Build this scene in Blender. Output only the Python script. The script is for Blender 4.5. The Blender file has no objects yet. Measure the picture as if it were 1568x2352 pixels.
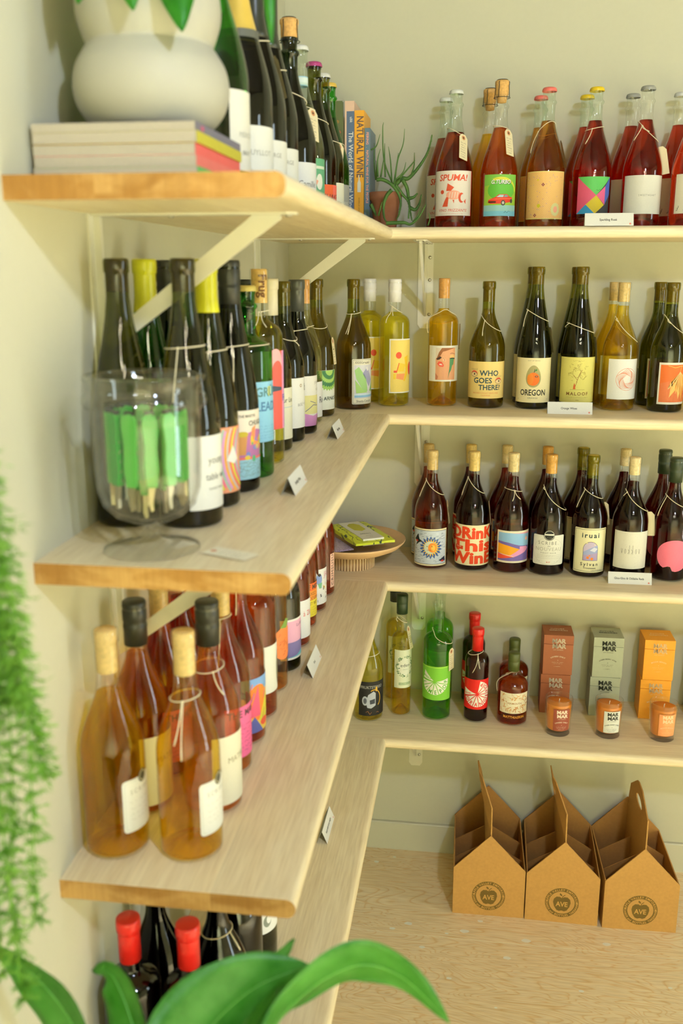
import bpy, bmesh, math, random
from mathutils import Vector, Matrix
R_ = math.radians
random.seed(7)
S = bpy.context.scene
COL = S.collection
# ------------------------------------------------------------------ camera
cam = bpy.data.cameras.new('camera'); cam_o = bpy.data.objects.new('camera', cam); COL.objects.link(cam_o)
cam.sensor_fit = 'VERTICAL'; cam.sensor_height = 36.0; cam.lens = 2187.57 / 2352 * 36.0
yaw, pit = -0.1387, 0.2465
cam_o.location = (0.4837, -2.4806, 1.6432)
cam_o.rotation_euler = (math.pi / 2 - pit, 0, -yaw)
cam.clip_start = 0.05
cam.dof.use_dof = True; cam.dof.focus_distance = 2.22; cam.dof.aperture_fstop = 4.0
S.camera = cam_o
# ------------------------------------------------------------------ render settings / exposure
S.view_settings.view_transform = 'Standard'; S.view_settings.look = 'None'
S.view_settings.exposure = 0.0; S.view_settings.gamma = 1.0; S.view_settings.use_curve_mapping = False
cy = S.cycles
cy.max_bounces = 14; cy.diffuse_bounces = 4; cy.glossy_bounces = 4; cy.transmission_bounces = 10; cy.transparent_max_bounces = 28
cy.caustics_reflective = False; cy.caustics_refractive = True; cy.blur_glossy = 0.6
cy.sample_clamp_indirect = 4.0; cy.use_denoising = True
# ------------------------------------------------------------------ world and lights
W = bpy.data.worlds.new('world'); S.world = W; W.use_nodes = True
bg = W.node_tree.nodes['Background']; bg.inputs[0].default_value = (0.75, 0.85, 1.0, 1); bg.inputs[1].default_value = 0.6
def light(name, kind, loc, energy, color, target=None, **kw):
    l = bpy.data.lights.new(name, kind); l.energy = energy; l.color = color
    for k, v in kw.items(): setattr(l, k, v)
    o = bpy.data.objects.new(name, l); o.location = loc; COL.objects.link(o)
    if target is not None:
        o.rotation_euler = (Vector(target) - Vector(loc)).to_track_quat('-Z', 'Y').to_euler()
    return o
# key lamp of the room (high, right of the camera), daylight at the right window, then added fills bounced off ceiling, wall and floor
light('key_lamp', 'POINT', (1.25, -2.75, 2.45), 104, (.62, .73, .98), shadow_soft_size=.065)
light('window_daylight', 'AREA', (4.32, -1.6, 1.32), 50, (.80, .92, 1.0), (0, -1.6, 1.32), shape='RECTANGLE', size=.56, size_y=2.5)
light('ceiling_bounce_fill', 'AREA', (1.8, -2.3, 2.62), 5, (1.0, .95, .58), (1.8, -2.3, 3.0), shape='RECTANGLE', size=3.0, size_y=3.6)  # added ambient fill bounced off the ceiling, not a known lamp
light('rear_bounce_fill', 'AREA', (1.5, -3.9, .75), 240, (.95, 1.0, .72), (1.5, -6, .75), shape='RECTANGLE', size=3.0, size_y=1.2, spread=1.6)  # added soft frontal fill, bounced off the wall behind the camera
for x, y in ((2.3, -2.3), (3.0, -3.1), (3.1, -1.6)):
    light('floor_bounce_fill', 'SPOT', (x, y, 2.9), 950, (.88, 1.0, 1.0), (x, y, 0), spot_size=R_(62), spot_blend=.5, shadow_soft_size=.06)  # added spots whose bounce off the floor brightens the shelf recesses
for k in range(7):
    a = k * 2 * math.pi / 7
    light('pendant_bulb', 'POINT', (1.15 + .32 * math.cos(a), -3.3 + .32 * math.sin(a), 2.3 + .05 * (k % 2)), 3.2, (1.0, .9, .66), shadow_soft_size=.025)
# ------------------------------------------------------------------ materials
def lin(c):
    return tuple(((v / 255) / 12.92 if v <= 10 else (((v / 255) + .055) / 1.055) ** 2.4) for v in c)
MATS = {}
def newmat(name):
    m = bpy.data.materials.new(name); m.use_nodes = True; m.node_tree.nodes.clear(); return m, m.node_tree
def N(nt, t, **kw):
    n = nt.nodes.new(t)
    for k, v in kw.items():
        if k[0] == 'i' and k[1:].isdigit(): n.inputs[int(k[1:])].default_value = v
        elif k in n.inputs: n.inputs[k].default_value = v
        else: setattr(n, k, v)
    return n
def out(nt, sh): nt.links.new(sh, N(nt, 'ShaderNodeOutputMaterial').inputs[0])
def ramp(nt, fac, stops):
    r = N(nt, 'ShaderNodeValToRGB'); e = r.color_ramp.elements
    while len(e) < len(stops): e.new(.5)
    for el, (p, c) in zip(e, stops): el.position = p; el.color = (*c, 1)
    nt.links.new(fac, r.inputs[0]); return r.outputs[0]
def plain(name, rgb, rough=.55, metal=0.0, var=.06, scale=60, bump=0.0, coat=0, sss=0):
    key = ('p', name)
    if key in MATS: return MATS[key]
    m, nt = newmat(name); c = lin(rgb)
    tc = N(nt, 'ShaderNodeTexCoord'); no = N(nt, 'ShaderNodeTexNoise', Scale=scale, Detail=4.0)
    nt.links.new(tc.outputs['Object'], no.inputs['Vector'])
    col = ramp(nt, no.outputs['Fac'], [(.25, tuple(max(0, v * (1 - var)) for v in c)), (.75, tuple(min(1, v * (1 + var)) for v in c))])
    b = N(nt, 'ShaderNodeBsdfPrincipled', Roughness=rough, Metallic=metal)
    b.inputs['Coat Weight'].default_value = coat
    nt.links.new(col, b.inputs['Base Color'])
    if sss: b.inputs['Subsurface Weight'].default_value = sss; b.inputs['Subsurface Radius'].default_value = (.01, .004, .002)
    if bump:
        bp = N(nt, 'ShaderNodeBump', Strength=bump, Distance=.001); nt.links.new(no.outputs['Fac'], bp.inputs['Height']); nt.links.new(bp.outputs[0], b.inputs['Normal'])
    out(nt, b.outputs[0]); MATS[key] = m; return m
def thin_glass(name, tint, edge, ior=1.5):
    key = ('g', name)
    if key in MATS: return MATS[key]
    m, nt = newmat(name)
    lw = N(nt, 'ShaderNodeLayerWeight', Blend=.2)
    col = ramp(nt, lw.outputs['Facing'], [(0.0, tint), (.3, tint), (.85, edge), (1.0, edge)])
    tr = N(nt, 'ShaderNodeBsdfTransparent'); nt.links.new(col, tr.inputs[0])
    gl = N(nt, 'ShaderNodeBsdfGlossy', Roughness=.03); gl.inputs[0].default_value = (1, 1, 1, 1)
    fr = N(nt, 'ShaderNodeFresnel', IOR=1.5); ge = N(nt, 'ShaderNodeNewGeometry')   # a thin wall reflects alike from both of its sides
    io = N(nt, 'ShaderNodeMapRange', i3=ior, i4=1 / ior); nt.links.new(ge.outputs['Backfacing'], io.inputs[0]); nt.links.new(io.outputs[0], fr.inputs['IOR'])
    mx = N(nt, 'ShaderNodeMixShader'); nt.links.new(fr.outputs[0], mx.inputs[0]); nt.links.new(tr.outputs[0], mx.inputs[1]); nt.links.new(gl.outputs[0], mx.inputs[2])
    out(nt, mx.outputs[0]); MATS[key] = m; return m
def liquid(name, c, see=.3, ior=1.36):
    key = ('w', name)
    if key in MATS: return MATS[key]
    m, nt = newmat(name)
    g = N(nt, 'ShaderNodeBsdfGlass', Roughness=0.0, IOR=ior); g.inputs[0].default_value = (*c, 1)
    t = N(nt, 'ShaderNodeBsdfTransparent'); t.inputs[0].default_value = (*c, 1)
    mx = N(nt, 'ShaderNodeMixShader'); mx.inputs[0].default_value = see
    nt.links.new(g.outputs[0], mx.inputs[1]); nt.links.new(t.outputs[0], mx.inputs[2]); out(nt, mx.outputs[0])
    MATS[key] = m; return m
def print_mat():
    if 'print' in MATS: return MATS['print']
    m, nt = newmat('printed_paper')
    a = N(nt, 'ShaderNodeAttribute', attribute_name='Col')
    tc = N(nt, 'ShaderNodeTexCoord'); no = N(nt, 'ShaderNodeTexNoise', Scale=400.0, Detail=2.0); nt.links.new(tc.outputs['Object'], no.inputs['Vector'])
    v = N(nt, 'ShaderNodeMapRange', i3=.95, i4=1.03); nt.links.new(no.outputs['Fac'], v.inputs[0])
    mu = N(nt, 'ShaderNodeVectorMath', operation='MULTIPLY'); nt.links.new(a.outputs['Color'], mu.inputs[0]); nt.links.new(v.outputs[0], mu.inputs[1])
    b = N(nt, 'ShaderNodeBsdfPrincipled', Roughness=.55); b.inputs['Specular IOR Level'].default_value = .3
    nt.links.new(mu.outputs[0], b.inputs['Base Color']); out(nt, b.outputs[0]); MATS['print'] = m; return m
def wood(name, axis, dark, light_, fine=1.0, rough=.42, iso=1.0):
    m, nt = newmat(name)
    tc = N(nt, 'ShaderNodeTexCoord'); oi = N(nt, 'ShaderNodeObjectInfo')
    off = N(nt, 'ShaderNodeVectorMath', operation='SCALE'); off.inputs[0].default_value = (7.3, 3.1, 5.7); nt.links.new(oi.outputs['Random'], off.inputs['Scale'])
    ad = N(nt, 'ShaderNodeVectorMath', operation='ADD'); nt.links.new(tc.outputs['Object'], ad.inputs[0]); nt.links.new(off.outputs[0], ad.inputs[1])
    mp = N(nt, 'ShaderNodeMapping'); s = [26 * iso] * 3; s[axis] = 1.1 if iso == 1 else 22; mp.inputs['Scale'].default_value = s
    nt.links.new(ad.outputs[0], mp.inputs[0])
    n1 = N(nt, 'ShaderNodeTexNoise', Scale=1.2, Detail=5.0, Roughness=.6, Distortion=.6); nt.links.new(mp.outputs[0], n1.inputs['Vector'])
    mp2 = N(nt, 'ShaderNodeMapping'); s = [260, 260, 260]; s[axis] = 14; mp2.inputs['Scale'].default_value = s
    nt.links.new(ad.outputs[0], mp2.inputs[0])
    n2 = N(nt, 'ShaderNodeTexNoise', Scale=1.0, Detail=3.0); nt.links.new(mp2.outputs[0], n2.inputs['Vector'])
    c1 = ramp(nt, n1.outputs['Fac'], [(.3 if iso == 1 else .4, dark), (.7 if iso == 1 else .6, light_)])
    c2 = ramp(nt, n2.outputs['Fac'], [(.3, (.86, .83, .78)), (.65, (1, 1, 1))])
    mx = N(nt, 'ShaderNodeMix', data_type='RGBA', blend_type='MULTIPLY'); mx.inputs[0].default_value = fine
    nt.links.new(c1, mx.inputs[6]); nt.links.new(c2, mx.inputs[7])
    hv = N(nt, 'ShaderNodeHueSaturation'); mr = N(nt, 'ShaderNodeMapRange', i3=.93, i4=1.06); nt.links.new(oi.outputs['Random'], mr.inputs[0]); nt.links.new(mr.outputs[0], hv.inputs['Value'])
    nt.links.new(mx.outputs[2], hv.inputs['Color'])
    b = N(nt, 'ShaderNodeBsdfPrincipled', Roughness=rough); nt.links.new(hv.outputs[0], b.inputs['Base Color']); b.inputs['Specular IOR Level'].default_value = .35
    out(nt, b.outputs[0]); return m
WOOD_Y = wood('maple_board_lengthwise', 1, (.81, .665, .405), (.885, .775, .515))
WOOD_X = wood('maple_board_crosswise', 0, (.81, .665, .405), (.885, .775, .515))
WOOD_END_Y = wood('maple_end_grain', 2, (.37, .18, .035), (.55, .32, .095), rough=.5, iso=.4)
WOOD_END_X = WOOD_END_Y
def plywood():
    m, nt = newmat('plywood_sheet')
    tc = N(nt, 'ShaderNodeTexCoord'); oi = N(nt, 'ShaderNodeObjectInfo')
    mp = N(nt, 'ShaderNodeMapping'); mp.inputs['Scale'].default_value = (1.1, 4.4, 1)
    nt.links.new(tc.outputs['Object'], mp.inputs[0])
    nz = N(nt, 'ShaderNodeTexNoise', Scale=1.9, Detail=3.0, Distortion=.9); nt.links.new(mp.outputs[0], nz.inputs['Vector'])
    mu = N(nt, 'ShaderNodeMath', operation='MULTIPLY', i1=30.0); nt.links.new(nz.outputs['Fac'], mu.inputs[0])
    fr = N(nt, 'ShaderNodeMath', operation='FRACT'); nt.links.new(mu.outputs[0], fr.inputs[0])
    c = ramp(nt, fr.outputs[0], [(0, (.86, .67, .38)), (.30, (.89, .73, .46)), (.72, (.88, .72, .45)), (.9, (.81, .56, .27)), (1, (.85, .64, .35))])
    mp2 = N(nt, 'ShaderNodeMapping'); mp2.inputs['Scale'].default_value = (16, 160, 1); nt.links.new(tc.outputs['Object'], mp2.inputs[0])
    n2 = N(nt, 'ShaderNodeTexNoise', Scale=1.0, Detail=3.0); nt.links.new(mp2.outputs[0], n2.inputs['Vector'])
    c2 = ramp(nt, n2.outputs['Fac'], [(.35, (.86, .82, .76)), (.6, (1, 1, 1))])
    n3 = N(nt, 'ShaderNodeTexNoise', Scale=1.3, Detail=2.0); nt.links.new(tc.outputs['Object'], n3.inputs['Vector'])
    c3 = ramp(nt, n3.outputs['Fac'], [(.35, (.93, .90, .84)), (.65, (1.0, 1.0, 1.0))])
    mx = N(nt, 'ShaderNodeMix', data_type='RGBA', blend_type='MULTIPLY'); mx.inputs[0].default_value = .8; nt.links.new(c, mx.inputs[6]); nt.links.new(c2, mx.inputs[7])
    mx2 = N(nt, 'ShaderNodeMix', data_type='RGBA', blend_type='MULTIPLY'); mx2.inputs[0].default_value = 1; nt.links.new(mx.outputs[2], mx2.inputs[6]); nt.links.new(c3, mx2.inputs[7])
    b = N(nt, 'ShaderNodeBsdfPrincipled', Roughness=.5); nt.links.new(mx2.outputs[2], b.inputs['Base Color']); out(nt, b.outputs[0]); return m
PLY = plywood()
PAINT = plain('wall_paint', (192, 190, 166), .7, var=.012, scale=90, bump=.05)
TRIM = plain('trim_paint', (196, 194, 170), .5, var=.01, scale=50)
WHITE_METAL = plain('white_powder_coat', (226, 224, 208), .4, var=.02)
SCREW = plain('zinc_screw', (176, 172, 158), .35, metal=.8)
CEIL = plain('ceiling_paint', (104, 98, 84), .8, var=.01, scale=30)
STRING = plain('cotton_string', (226, 216, 182), .9, var=.12, scale=900)
KRAFT = plain('kraft_cardboard', (190, 142, 74), .85, var=.07, scale=140, bump=.1)
KRAFT_IN = plain('kraft_cardboard_inside', (176, 126, 62), .85, var=.07, scale=140, bump=.1)
CORK = plain('cork', (206, 160, 92), .8, var=.22, scale=220)
# ------------------------------------------------------------------ object helpers
def obj(name, me, parent=None, mat=None, loc=None, rot=None):
    if isinstance(me, bmesh.types.BMesh):
        bm = me; me = bpy.data.meshes.new(name); bm.to_mesh(me); bm.free()
    if mat is not None and not me.materials:
        for mm in (mat if isinstance(mat, (list, tuple)) else [mat]): me.materials.append(mm)
    o = bpy.data.objects.new(name, me); COL.objects.link(o)
    if parent is not None: o.parent = parent
    if loc is not None: o.location = loc
    if rot is not None: o.rotation_euler = rot
    return o
def tag(o, label=None, cat=None, group=None, kind=None):
    if label: o['label'] = label
    if cat: o['category'] = cat
    if group: o['group'] = group
    if kind: o['kind'] = kind
    return o
def thing(name, label, cat, loc=(0, 0, 0), rz=0.0, group=None):
    o = bpy.data.objects.new(name, None); COL.objects.link(o); o.empty_display_size = .05
    o.location = loc; o.rotation_euler = (0, 0, rz); return tag(o, label, cat, group)
def smooth(bm, angle=None):
    for f in bm.faces: f.smooth = True
    if angle:
        for e in bm.edges:
            if len(e.link_faces) == 2 and e.calc_face_angle(0) > R_(angle): e.smooth = False
    return bm
def box(bm, x0, x1, y0, y1, z0, z1, mi=0):
    v = [bm.verts.new(p) for p in ((x0, y0, z0), (x1, y0, z0), (x1, y1, z0), (x0, y1, z0), (x0, y0, z1), (x1, y0, z1), (x1, y1, z1), (x0, y1, z1))]
    for q in ((3, 2, 1, 0), (4, 5, 6, 7), (0, 1, 5, 4), (1, 2, 6, 5), (2, 3, 7, 6), (3, 0, 4, 7)):
        f = bm.faces.new([v[i] for i in q]); f.material_index = mi
    return v
def bbox(x0, x1, y0, y1, z0, z1, bev=.0):
    bm = bmesh.new(); box(bm, x0, x1, y0, y1, z0, z1)
    if bev: bmesh.ops.bevel(bm, geom=bm.edges[:], offset=bev, segments=2, affect='EDGES', profile=.5)
    return bm
def lathe(prof, seg=40, close=False, bm=None, off=(0, 0, 0), smooth_ang=40):
    bm = bm or bmesh.new(); rings = []; ox, oy, oz = off
    for r, z in prof:
        if r < 1e-6: rings.append([bm.verts.new((ox, oy, oz + z))])
        else: rings.append([bm.verts.new((ox + r * math.cos(2 * math.pi * i / seg), oy + r * math.sin(2 * math.pi * i / seg), oz + z)) for i in range(seg)])
    pairs = list(zip(rings, rings[1:])) + ([(rings[-1], rings[0])] if close else [])
    for a, b in pairs:
        for i in range(seg):
            j = (i + 1) % seg
            if len(a) == 1 and len(b) == 1: continue
            if len(a) == 1: f = bm.faces.new((a[0], b[j], b[i]))
            elif len(b) == 1: f = bm.faces.new((a[i], a[j], b[0]))
            else: f = bm.faces.new((a[i], a[j], b[j], b[i]))
    smooth(bm, smooth_ang); return bm
def tube(bm, pts, rad, n=6, closed=False, cap=True):
    pts = [Vector(p) for p in pts]; m = len(pts); rings = []
    prev = None
    for i, p in enumerate(pts):
        t = (pts[(i + 1) % m] - pts[i - 1]) if closed else (pts[min(i + 1, m - 1)] - pts[max(i - 1, 0)])
        t.normalize()
        a = prev if prev is not None else (Vector((0, 0, 1)) if abs(t.z) < .9 else Vector((1, 0, 0)))
        u = (a - t * a.dot(t)); u.normalize(); w = t.cross(u); prev = u
        r = rad[i] if isinstance(rad, (list, tuple)) else rad
        rings.append([bm.verts.new(p + (u * math.cos(2 * math.pi * k / n) + w * math.sin(2 * math.pi * k / n)) * r) for k in range(n)])
    for i in range(m if closed else m - 1):
        a, b = rings[i], rings[(i + 1) % m]
        for k in range(n):
            f = bm.faces.new((a[k], a[(k + 1) % n], b[(k + 1) % n], b[k])); f.smooth = True
    if cap and not closed:
        bm.faces.new(rings[0][::-1]); bm.faces.new(rings[-1])
    return bm
def prism(bm, pts, y0, y1, mi=0, axis='y', cap_mi=None):
    """extrude a closed 2-D outline (a, z) along an axis"""
    def P(a, z, t): return (a, t, z) if axis == 'y' else ((t, a, z) if axis == 'x' else (a, z, t))
    A = [bm.verts.new(P(a, z, y0)) for a, z in pts]; B = [bm.verts.new(P(a, z, y1)) for a, z in pts]; n = len(pts)
    for i in range(n):
        f = bm.faces.new((A[i], A[(i + 1) % n], B[(i + 1) % n], B[i])); f.material_index = mi
    for q in (A[::-1], B):
        f = bm.faces.new(q); f.material_index = mi if cap_mi is None else cap_mi
    bmesh.ops.recalc_face_normals(bm, faces=bm.faces[:]); return bm
# ------------------------------------------------------------------ flat print: a little drawing kit whose shapes are cut, wrapped and coloured
CHARS = "ABCDEFGHIJKLMNOPQRSTUVWXYZabcdefghijklmnopqrstuvwxyz0123456789!?&.,-'°éüàÜ+"
GL = {}
def build_glyphs():
    tmp = []
    for bold in (0, 1):
        for body in ['HH'] + [c for c in CHARS] + ['H' + c + 'H' for c in CHARS]:
            cu = bpy.data.curves.new('glyph', 'FONT'); cu.body = body; cu.size = 1; cu.resolution_u = 2
            cu.offset = .022 if bold else 0.0; cu.fill_mode = 'BOTH'
            o = bpy.data.objects.new('glyph', cu); COL.objects.link(o); tmp.append((bold, body, o))
    dg = bpy.context.evaluated_depsgraph_get(); dg.update(); w = {}
    for bold, body, o in tmp:
        oe = o.evaluated_get(dg); me = oe.to_mesh(); xs = [v.co.x for v in me.vertices]
        if len(body) == 1:
            me.calc_loop_triangles(); GL[(bold, body)] = [[(v.co.x, v.co.y) for v in me.vertices], [tuple(t.vertices) for t in me.loop_triangles], .5]
        else: w[(bold, body)] = max(xs) - min(xs)
        oe.to_mesh_clear()
    for (bold, c), g in GL.items(): g[2] = w[(bold, 'H' + c + 'H')] - w[(bold, 'HH')]
    for bold, body, o in tmp:
        cu = o.data; bpy.data.objects.remove(o); bpy.data.curves.remove(cu)
build_glyphs()
class Art:
    """units: millimetres, x to the right from the middle, y up from the lower edge"""
    def __init__(s): s.bm = bmesh.new(); s.col = s.bm.loops.layers.float_color.new('Col'); s.L = 0
    def face(s, pts, c, L=None):
        z = s.L if L is None else L
        f = s.bm.faces.new([s.bm.verts.new((x, y, z)) for x, y in pts]); c4 = (*lin(c), 1)
        if f.normal.z < 0 or (f.normal_update() or f.normal.z < 0): f.normal_flip()
        for l in f.loops: l[s.col] = c4
    def rect(s, x, y, w, h, c, L=1): s.face([(x, y), (x + w, y), (x + w, y + h), (x, y + h)], c, L)
    def poly(s, pts, c, L=1): s.face(pts, c, L)
    def ell(s, cx, cy, rx, ry, c, L=1, n=22, a0=0, a1=360):
        k = n + (a1 - a0 < 360); s.face([(cx + rx * math.cos(R_(a0 + (a1 - a0) * i / n)), cy + ry * math.sin(R_(a0 + (a1 - a0) * i / n))) for i in range(k)], c, L)
    def line(s, pts, w, c, L=1, closed=False):
        q = pts + pts[:1] if closed else pts
        for (x0, y0), (x1, y1) in zip(q, q[1:]):
            dx, dy = x1 - x0, y1 - y0; d = math.hypot(dx, dy) or 1; nx, ny = -dy / d * w / 2, dx / d * w / 2
            ex, ey = dx / d * w * .25, dy / d * w * .25
            s.face([(x0 + nx - ex, y0 + ny - ey), (x0 - nx - ex, y0 - ny - ey), (x1 - nx + ex, y1 - ny + ey), (x1 + nx + ex, y1 + ny + ey)], c, L)
    def ring(s, cx, cy, rx, ry, w, c, L=1, n=28, a0=0, a1=360):
        for i in range(n):
            t0, t1 = R_(a0 + (a1 - a0) * i / n), R_(a0 + (a1 - a0) * (i + 1) / n)
            s.face([(cx + rx * math.cos(t0), cy + ry * math.sin(t0)), (cx + rx * math.cos(t1), cy + ry * math.sin(t1)),
                    (cx + (rx - w) * math.cos(t1), cy + (ry - w) * math.sin(t1)), (cx + (rx - w) * math.cos(t0), cy + (ry - w) * math.sin(t0))], c, L)
    def rrect(s, x, y, w, h, r, c, L=0):
        p = []
        for cx, cy, a in ((x + w - r, y + h - r, 0), (x + r, y + h - r, 90), (x + r, y + r, 180), (x + w - r, y + r, 270)):
            p += [(cx + r * math.cos(R_(a + t)), cy + r * math.sin(R_(a + t))) for t in (0, 30, 60, 90)]
        s.face(p, c, L)
    def frame(s, x, y, w, h, t, c, L=1):
        s.rect(x, y, w, t, c, L); s.rect(x, y + h - t, w, t, c, L); s.rect(x, y, t, h, c, L); s.rect(x + w - t, y, t, h, c, L)
    def glyph(s, ch, bold, M, c, L):
        v, t, adv = GL[(bold, ch)]; c4 = (*lin(c), 1)
        vs = [s.bm.verts.new((*M(x, y), L)) for x, y in v]
        for a, b, d in t:
            try: f = s.bm.faces.new((vs[a], vs[b], vs[d]))
            except ValueError: continue
            f.normal_update()
            if f.normal.z < 0: f.normal_flip()
            for l in f.loops: l[s.col] = c4
    def width(s, txt, size, b, sx, sp): return sum((GL[(b, ch)][2] if ch != ' ' else .32) + sp for ch in txt) * size * sx
    def t(s, txt, x, y, size, c, b=0, sx=1.0, sh=0.0, rot=0.0, sp=0.0, al='C', L=2):
        w = s.width(txt, size, b, sx, sp); px = -w / 2 if al == 'C' else 0.0
        ca, sa = math.cos(R_(rot)), math.sin(R_(rot))
        for ch in txt:
            if ch == ' ': px += (.32 + sp) * size * sx; continue
            q = px
            s.glyph(ch, b, lambda gx, gy: (x + ca * (q + (gx + sh * gy) * size * sx) - sa * gy * size, y + sa * (q + (gx + sh * gy) * size * sx) + ca * gy * size), c, L)
            px += (GL[(b, ch)][2] + sp) * size * sx
    def arc(s, txt, cx, cy, r, size, c, mid=90.0, b=0, sp=.05, cw=True, L=2, ry=None, sx=1.0):
        w = s.width(txt, size, b, sx, sp); a = R_(mid) + (w / 2 / r if cw else -w / 2 / r); k = (ry or r) / r
        for ch in txt:
            adv = ((GL[(b, ch)][2] if ch != ' ' else .32) + sp) * size * sx; am = a - (adv / 2 / r if cw else -adv / 2 / r)
            if ch != ' ':
                rot = am - math.pi / 2 if cw else am + math.pi / 2; ca, sa = math.cos(rot), math.sin(rot); ox, oy = cx + r * math.cos(am), cy + r * k * math.sin(am)
                s.glyph(ch, b, lambda gx, gy: (ox + ca * (gx * size * sx - adv / 2) - sa * gy * size, oy + sa * (gx * size * sx - adv / 2) + ca * gy * size), c, L)
            a += -adv / r if cw else adv / r
    def scrib(s, x0, x1, y, h, c, L=2, seed=1, w=.35):
        rd = random.Random(seed); p = []; x = x0
        while x < x1:
            p.append((x, y + rd.uniform(0, h))); x += h * rd.uniform(.35, .6)
            if rd.random() < .16 and len(p) > 2: s.line(p, w, c, L); p = []; x += h * .7
        if len(p) > 1: s.line(p, w, c, L)
    def mesh(s, name, fn, step=None, thick=.00012):
        """fn maps (x m, y m, lift m) to 3-D"""
        bm = s.bm; bmesh.ops.triangulate(bm, faces=[f for f in bm.faces if len(f.verts) > 4])
        if step:
            xs = [v.co.x for v in bm.verts]; x = math.floor(min(xs) / step) * step + step
            while x < max(xs):
                bmesh.ops.bisect_plane(bm, geom=bm.verts[:] + bm.edges[:] + bm.faces[:], plane_co=(x, 0, 0), plane_no=(1, 0, 0), dist=1e-4); x += step
        for v in bm.verts: v.co = Vector(fn(v.co.x * .001, v.co.y * .001, v.co.z * thick))
        me = bpy.data.meshes.new(name); bm.to_mesh(me); bm.free(); me.materials.append(print_mat()); return me
# ------------------------------------------------------------------ the room
Z = [1.7394, 1.3271, 0.9213, 0.5069]       # shelf tops, from the top one down
D, DB, YE, T = 0.294, 0.312, -1.516, 0.025  # depth of side / back shelves, free end of the side shelves, thickness
XR, YF, ZC = 4.2, -5.4, 3.0
def struct(name, bm, mat, parent=None): return tag(obj(name, bm, parent, mat), kind='structure' if parent is None else None)
fl = thing('floor', None, None); fl['kind'] = 'structure'
for xa, xb, ya, yb in ((-.05, 2.38, -.374, 0), (2.383, XR, -.374, 0), (-.05, 1.84, -1.59, -.377), (1.843, XR, -1.59, -.377), (-.05, 2.38, -2.81, -1.593), (2.383, XR, -2.81, -1.593), (-.05, 1.84, -4.03, -2.813), (1.843, XR, -4.03, -2.813), (-.05, 2.38, YF, -4.033), (2.383, XR, YF, -4.033)):
    bm = bmesh.new(); v = box(bm, xa, xb, ya, yb, -.018, 0.0); obj('plywood_sheet', bm, fl, PLY)
obj('seam_filler', bbox(-.05, XR, -.377, -.374, -.012, -.0005), fl, plain('seam_putty', (236, 222, 186), .7))
bm = bmesh.new(); rd = random.Random(3)
for (x, y, r) in [(.36, -.335, .008), (.505, -.345, .009), (.61, -.43, .007), (.47, -.52, .005), (.86, -.345, .008), (.40, -.42, .006), (.32, -.36, .006), (.345, -.47, .005), (.66, -.36, .009), (.99, -.48, .004), (.25, -.08, .006), (.30, -.05, .004), (.545, -.30, .006), (.46, -.36, .004), (.58, -.60, .003), (.30, -.55, .004), (.78, -.52, .005), (.88, -.62, .004), (.72, -.72, .004)]:
    n = 10; c = [bm.verts.new((x + r * 1.3 * math.cos(2 * math.pi * i / n) * rd.uniform(.85, 1.15), y + r * .8 * math.sin(2 * math.pi * i / n) * rd.uniform(.85, 1.15), .0004)) for i in range(n)]
    bm.faces.new(c)
tag(obj('paint_splatter', bm, fl, plain('dried_white_paint', (236, 232, 214), .6)), kind='stuff')
struct('wall_back', bbox(-.1, XR + .1, 0, .1, 0, ZC), PAINT)
struct('wall_left', bbox(-.1, 0, YF, 0, 0, ZC), PAINT)
struct('wall_front', bbox(-.1, XR + .1, YF - .1, YF, 0, ZC), PAINT)
wy0, wy1, wz0, wz1 = -1.95, -1.25, .06, 2.58
bm = bmesh.new()
box(bm, XR, XR + .1, YF, wy0, 0, ZC); box(bm, XR, XR + .1, wy1, 0, 0, ZC); box(bm, XR, XR + .1, wy0, wy1, 0, wz0); box(bm, XR, XR + .1, wy0, wy1, wz1, ZC)
struct('wall_right', bm, PAINT)
struct('ceiling', bbox(-.1, XR + .1, YF - .1, .1, ZC, ZC + .1), CEIL)
win = thing('window_1', None, None); win['kind'] = 'structure'
bm = bmesh.new()
for a in ((wy0, wy0 + .05, wz0, wz1), (wy1 - .05, wy1, wz0, wz1), (wy0 + .05, wy1 - .05, wz0, wz0 + .05), (wy0 + .05, wy1 - .05, wz1 - .05, wz1)): box(bm, XR + .02, XR + .08, *a)
obj('window_frame', bm, win, TRIM); obj('mullion', bbox(XR + .03, XR + .07, wy0 + .05, wy1 - .05, 1.05, 1.09), win, TRIM)
PANE = thin_glass('window_pane', (.97, .99, .98), (.8, .9, .88))
for z0, z1 in ((wz0 + .05, 1.05), (1.09, wz1 - .05)): obj('pane', bbox(XR + .048, XR + .052, wy0 + .05, wy1 - .05, z0, z1), win, PANE)
bm = bmesh.new(); prism(bm, [(-.011, 0), (0, 0), (0, .088), (-.009, .088), (-.011, .085)], 0, XR, axis='x'); struct('baseboard_back', bm, TRIM)
bm = bmesh.new(); prism(bm, [(0, 0), (.014, 0), (.014, .082), (.010, .088), (0, .088)], YF, -.014); struct('baseboard_left', bm, TRIM)
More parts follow.
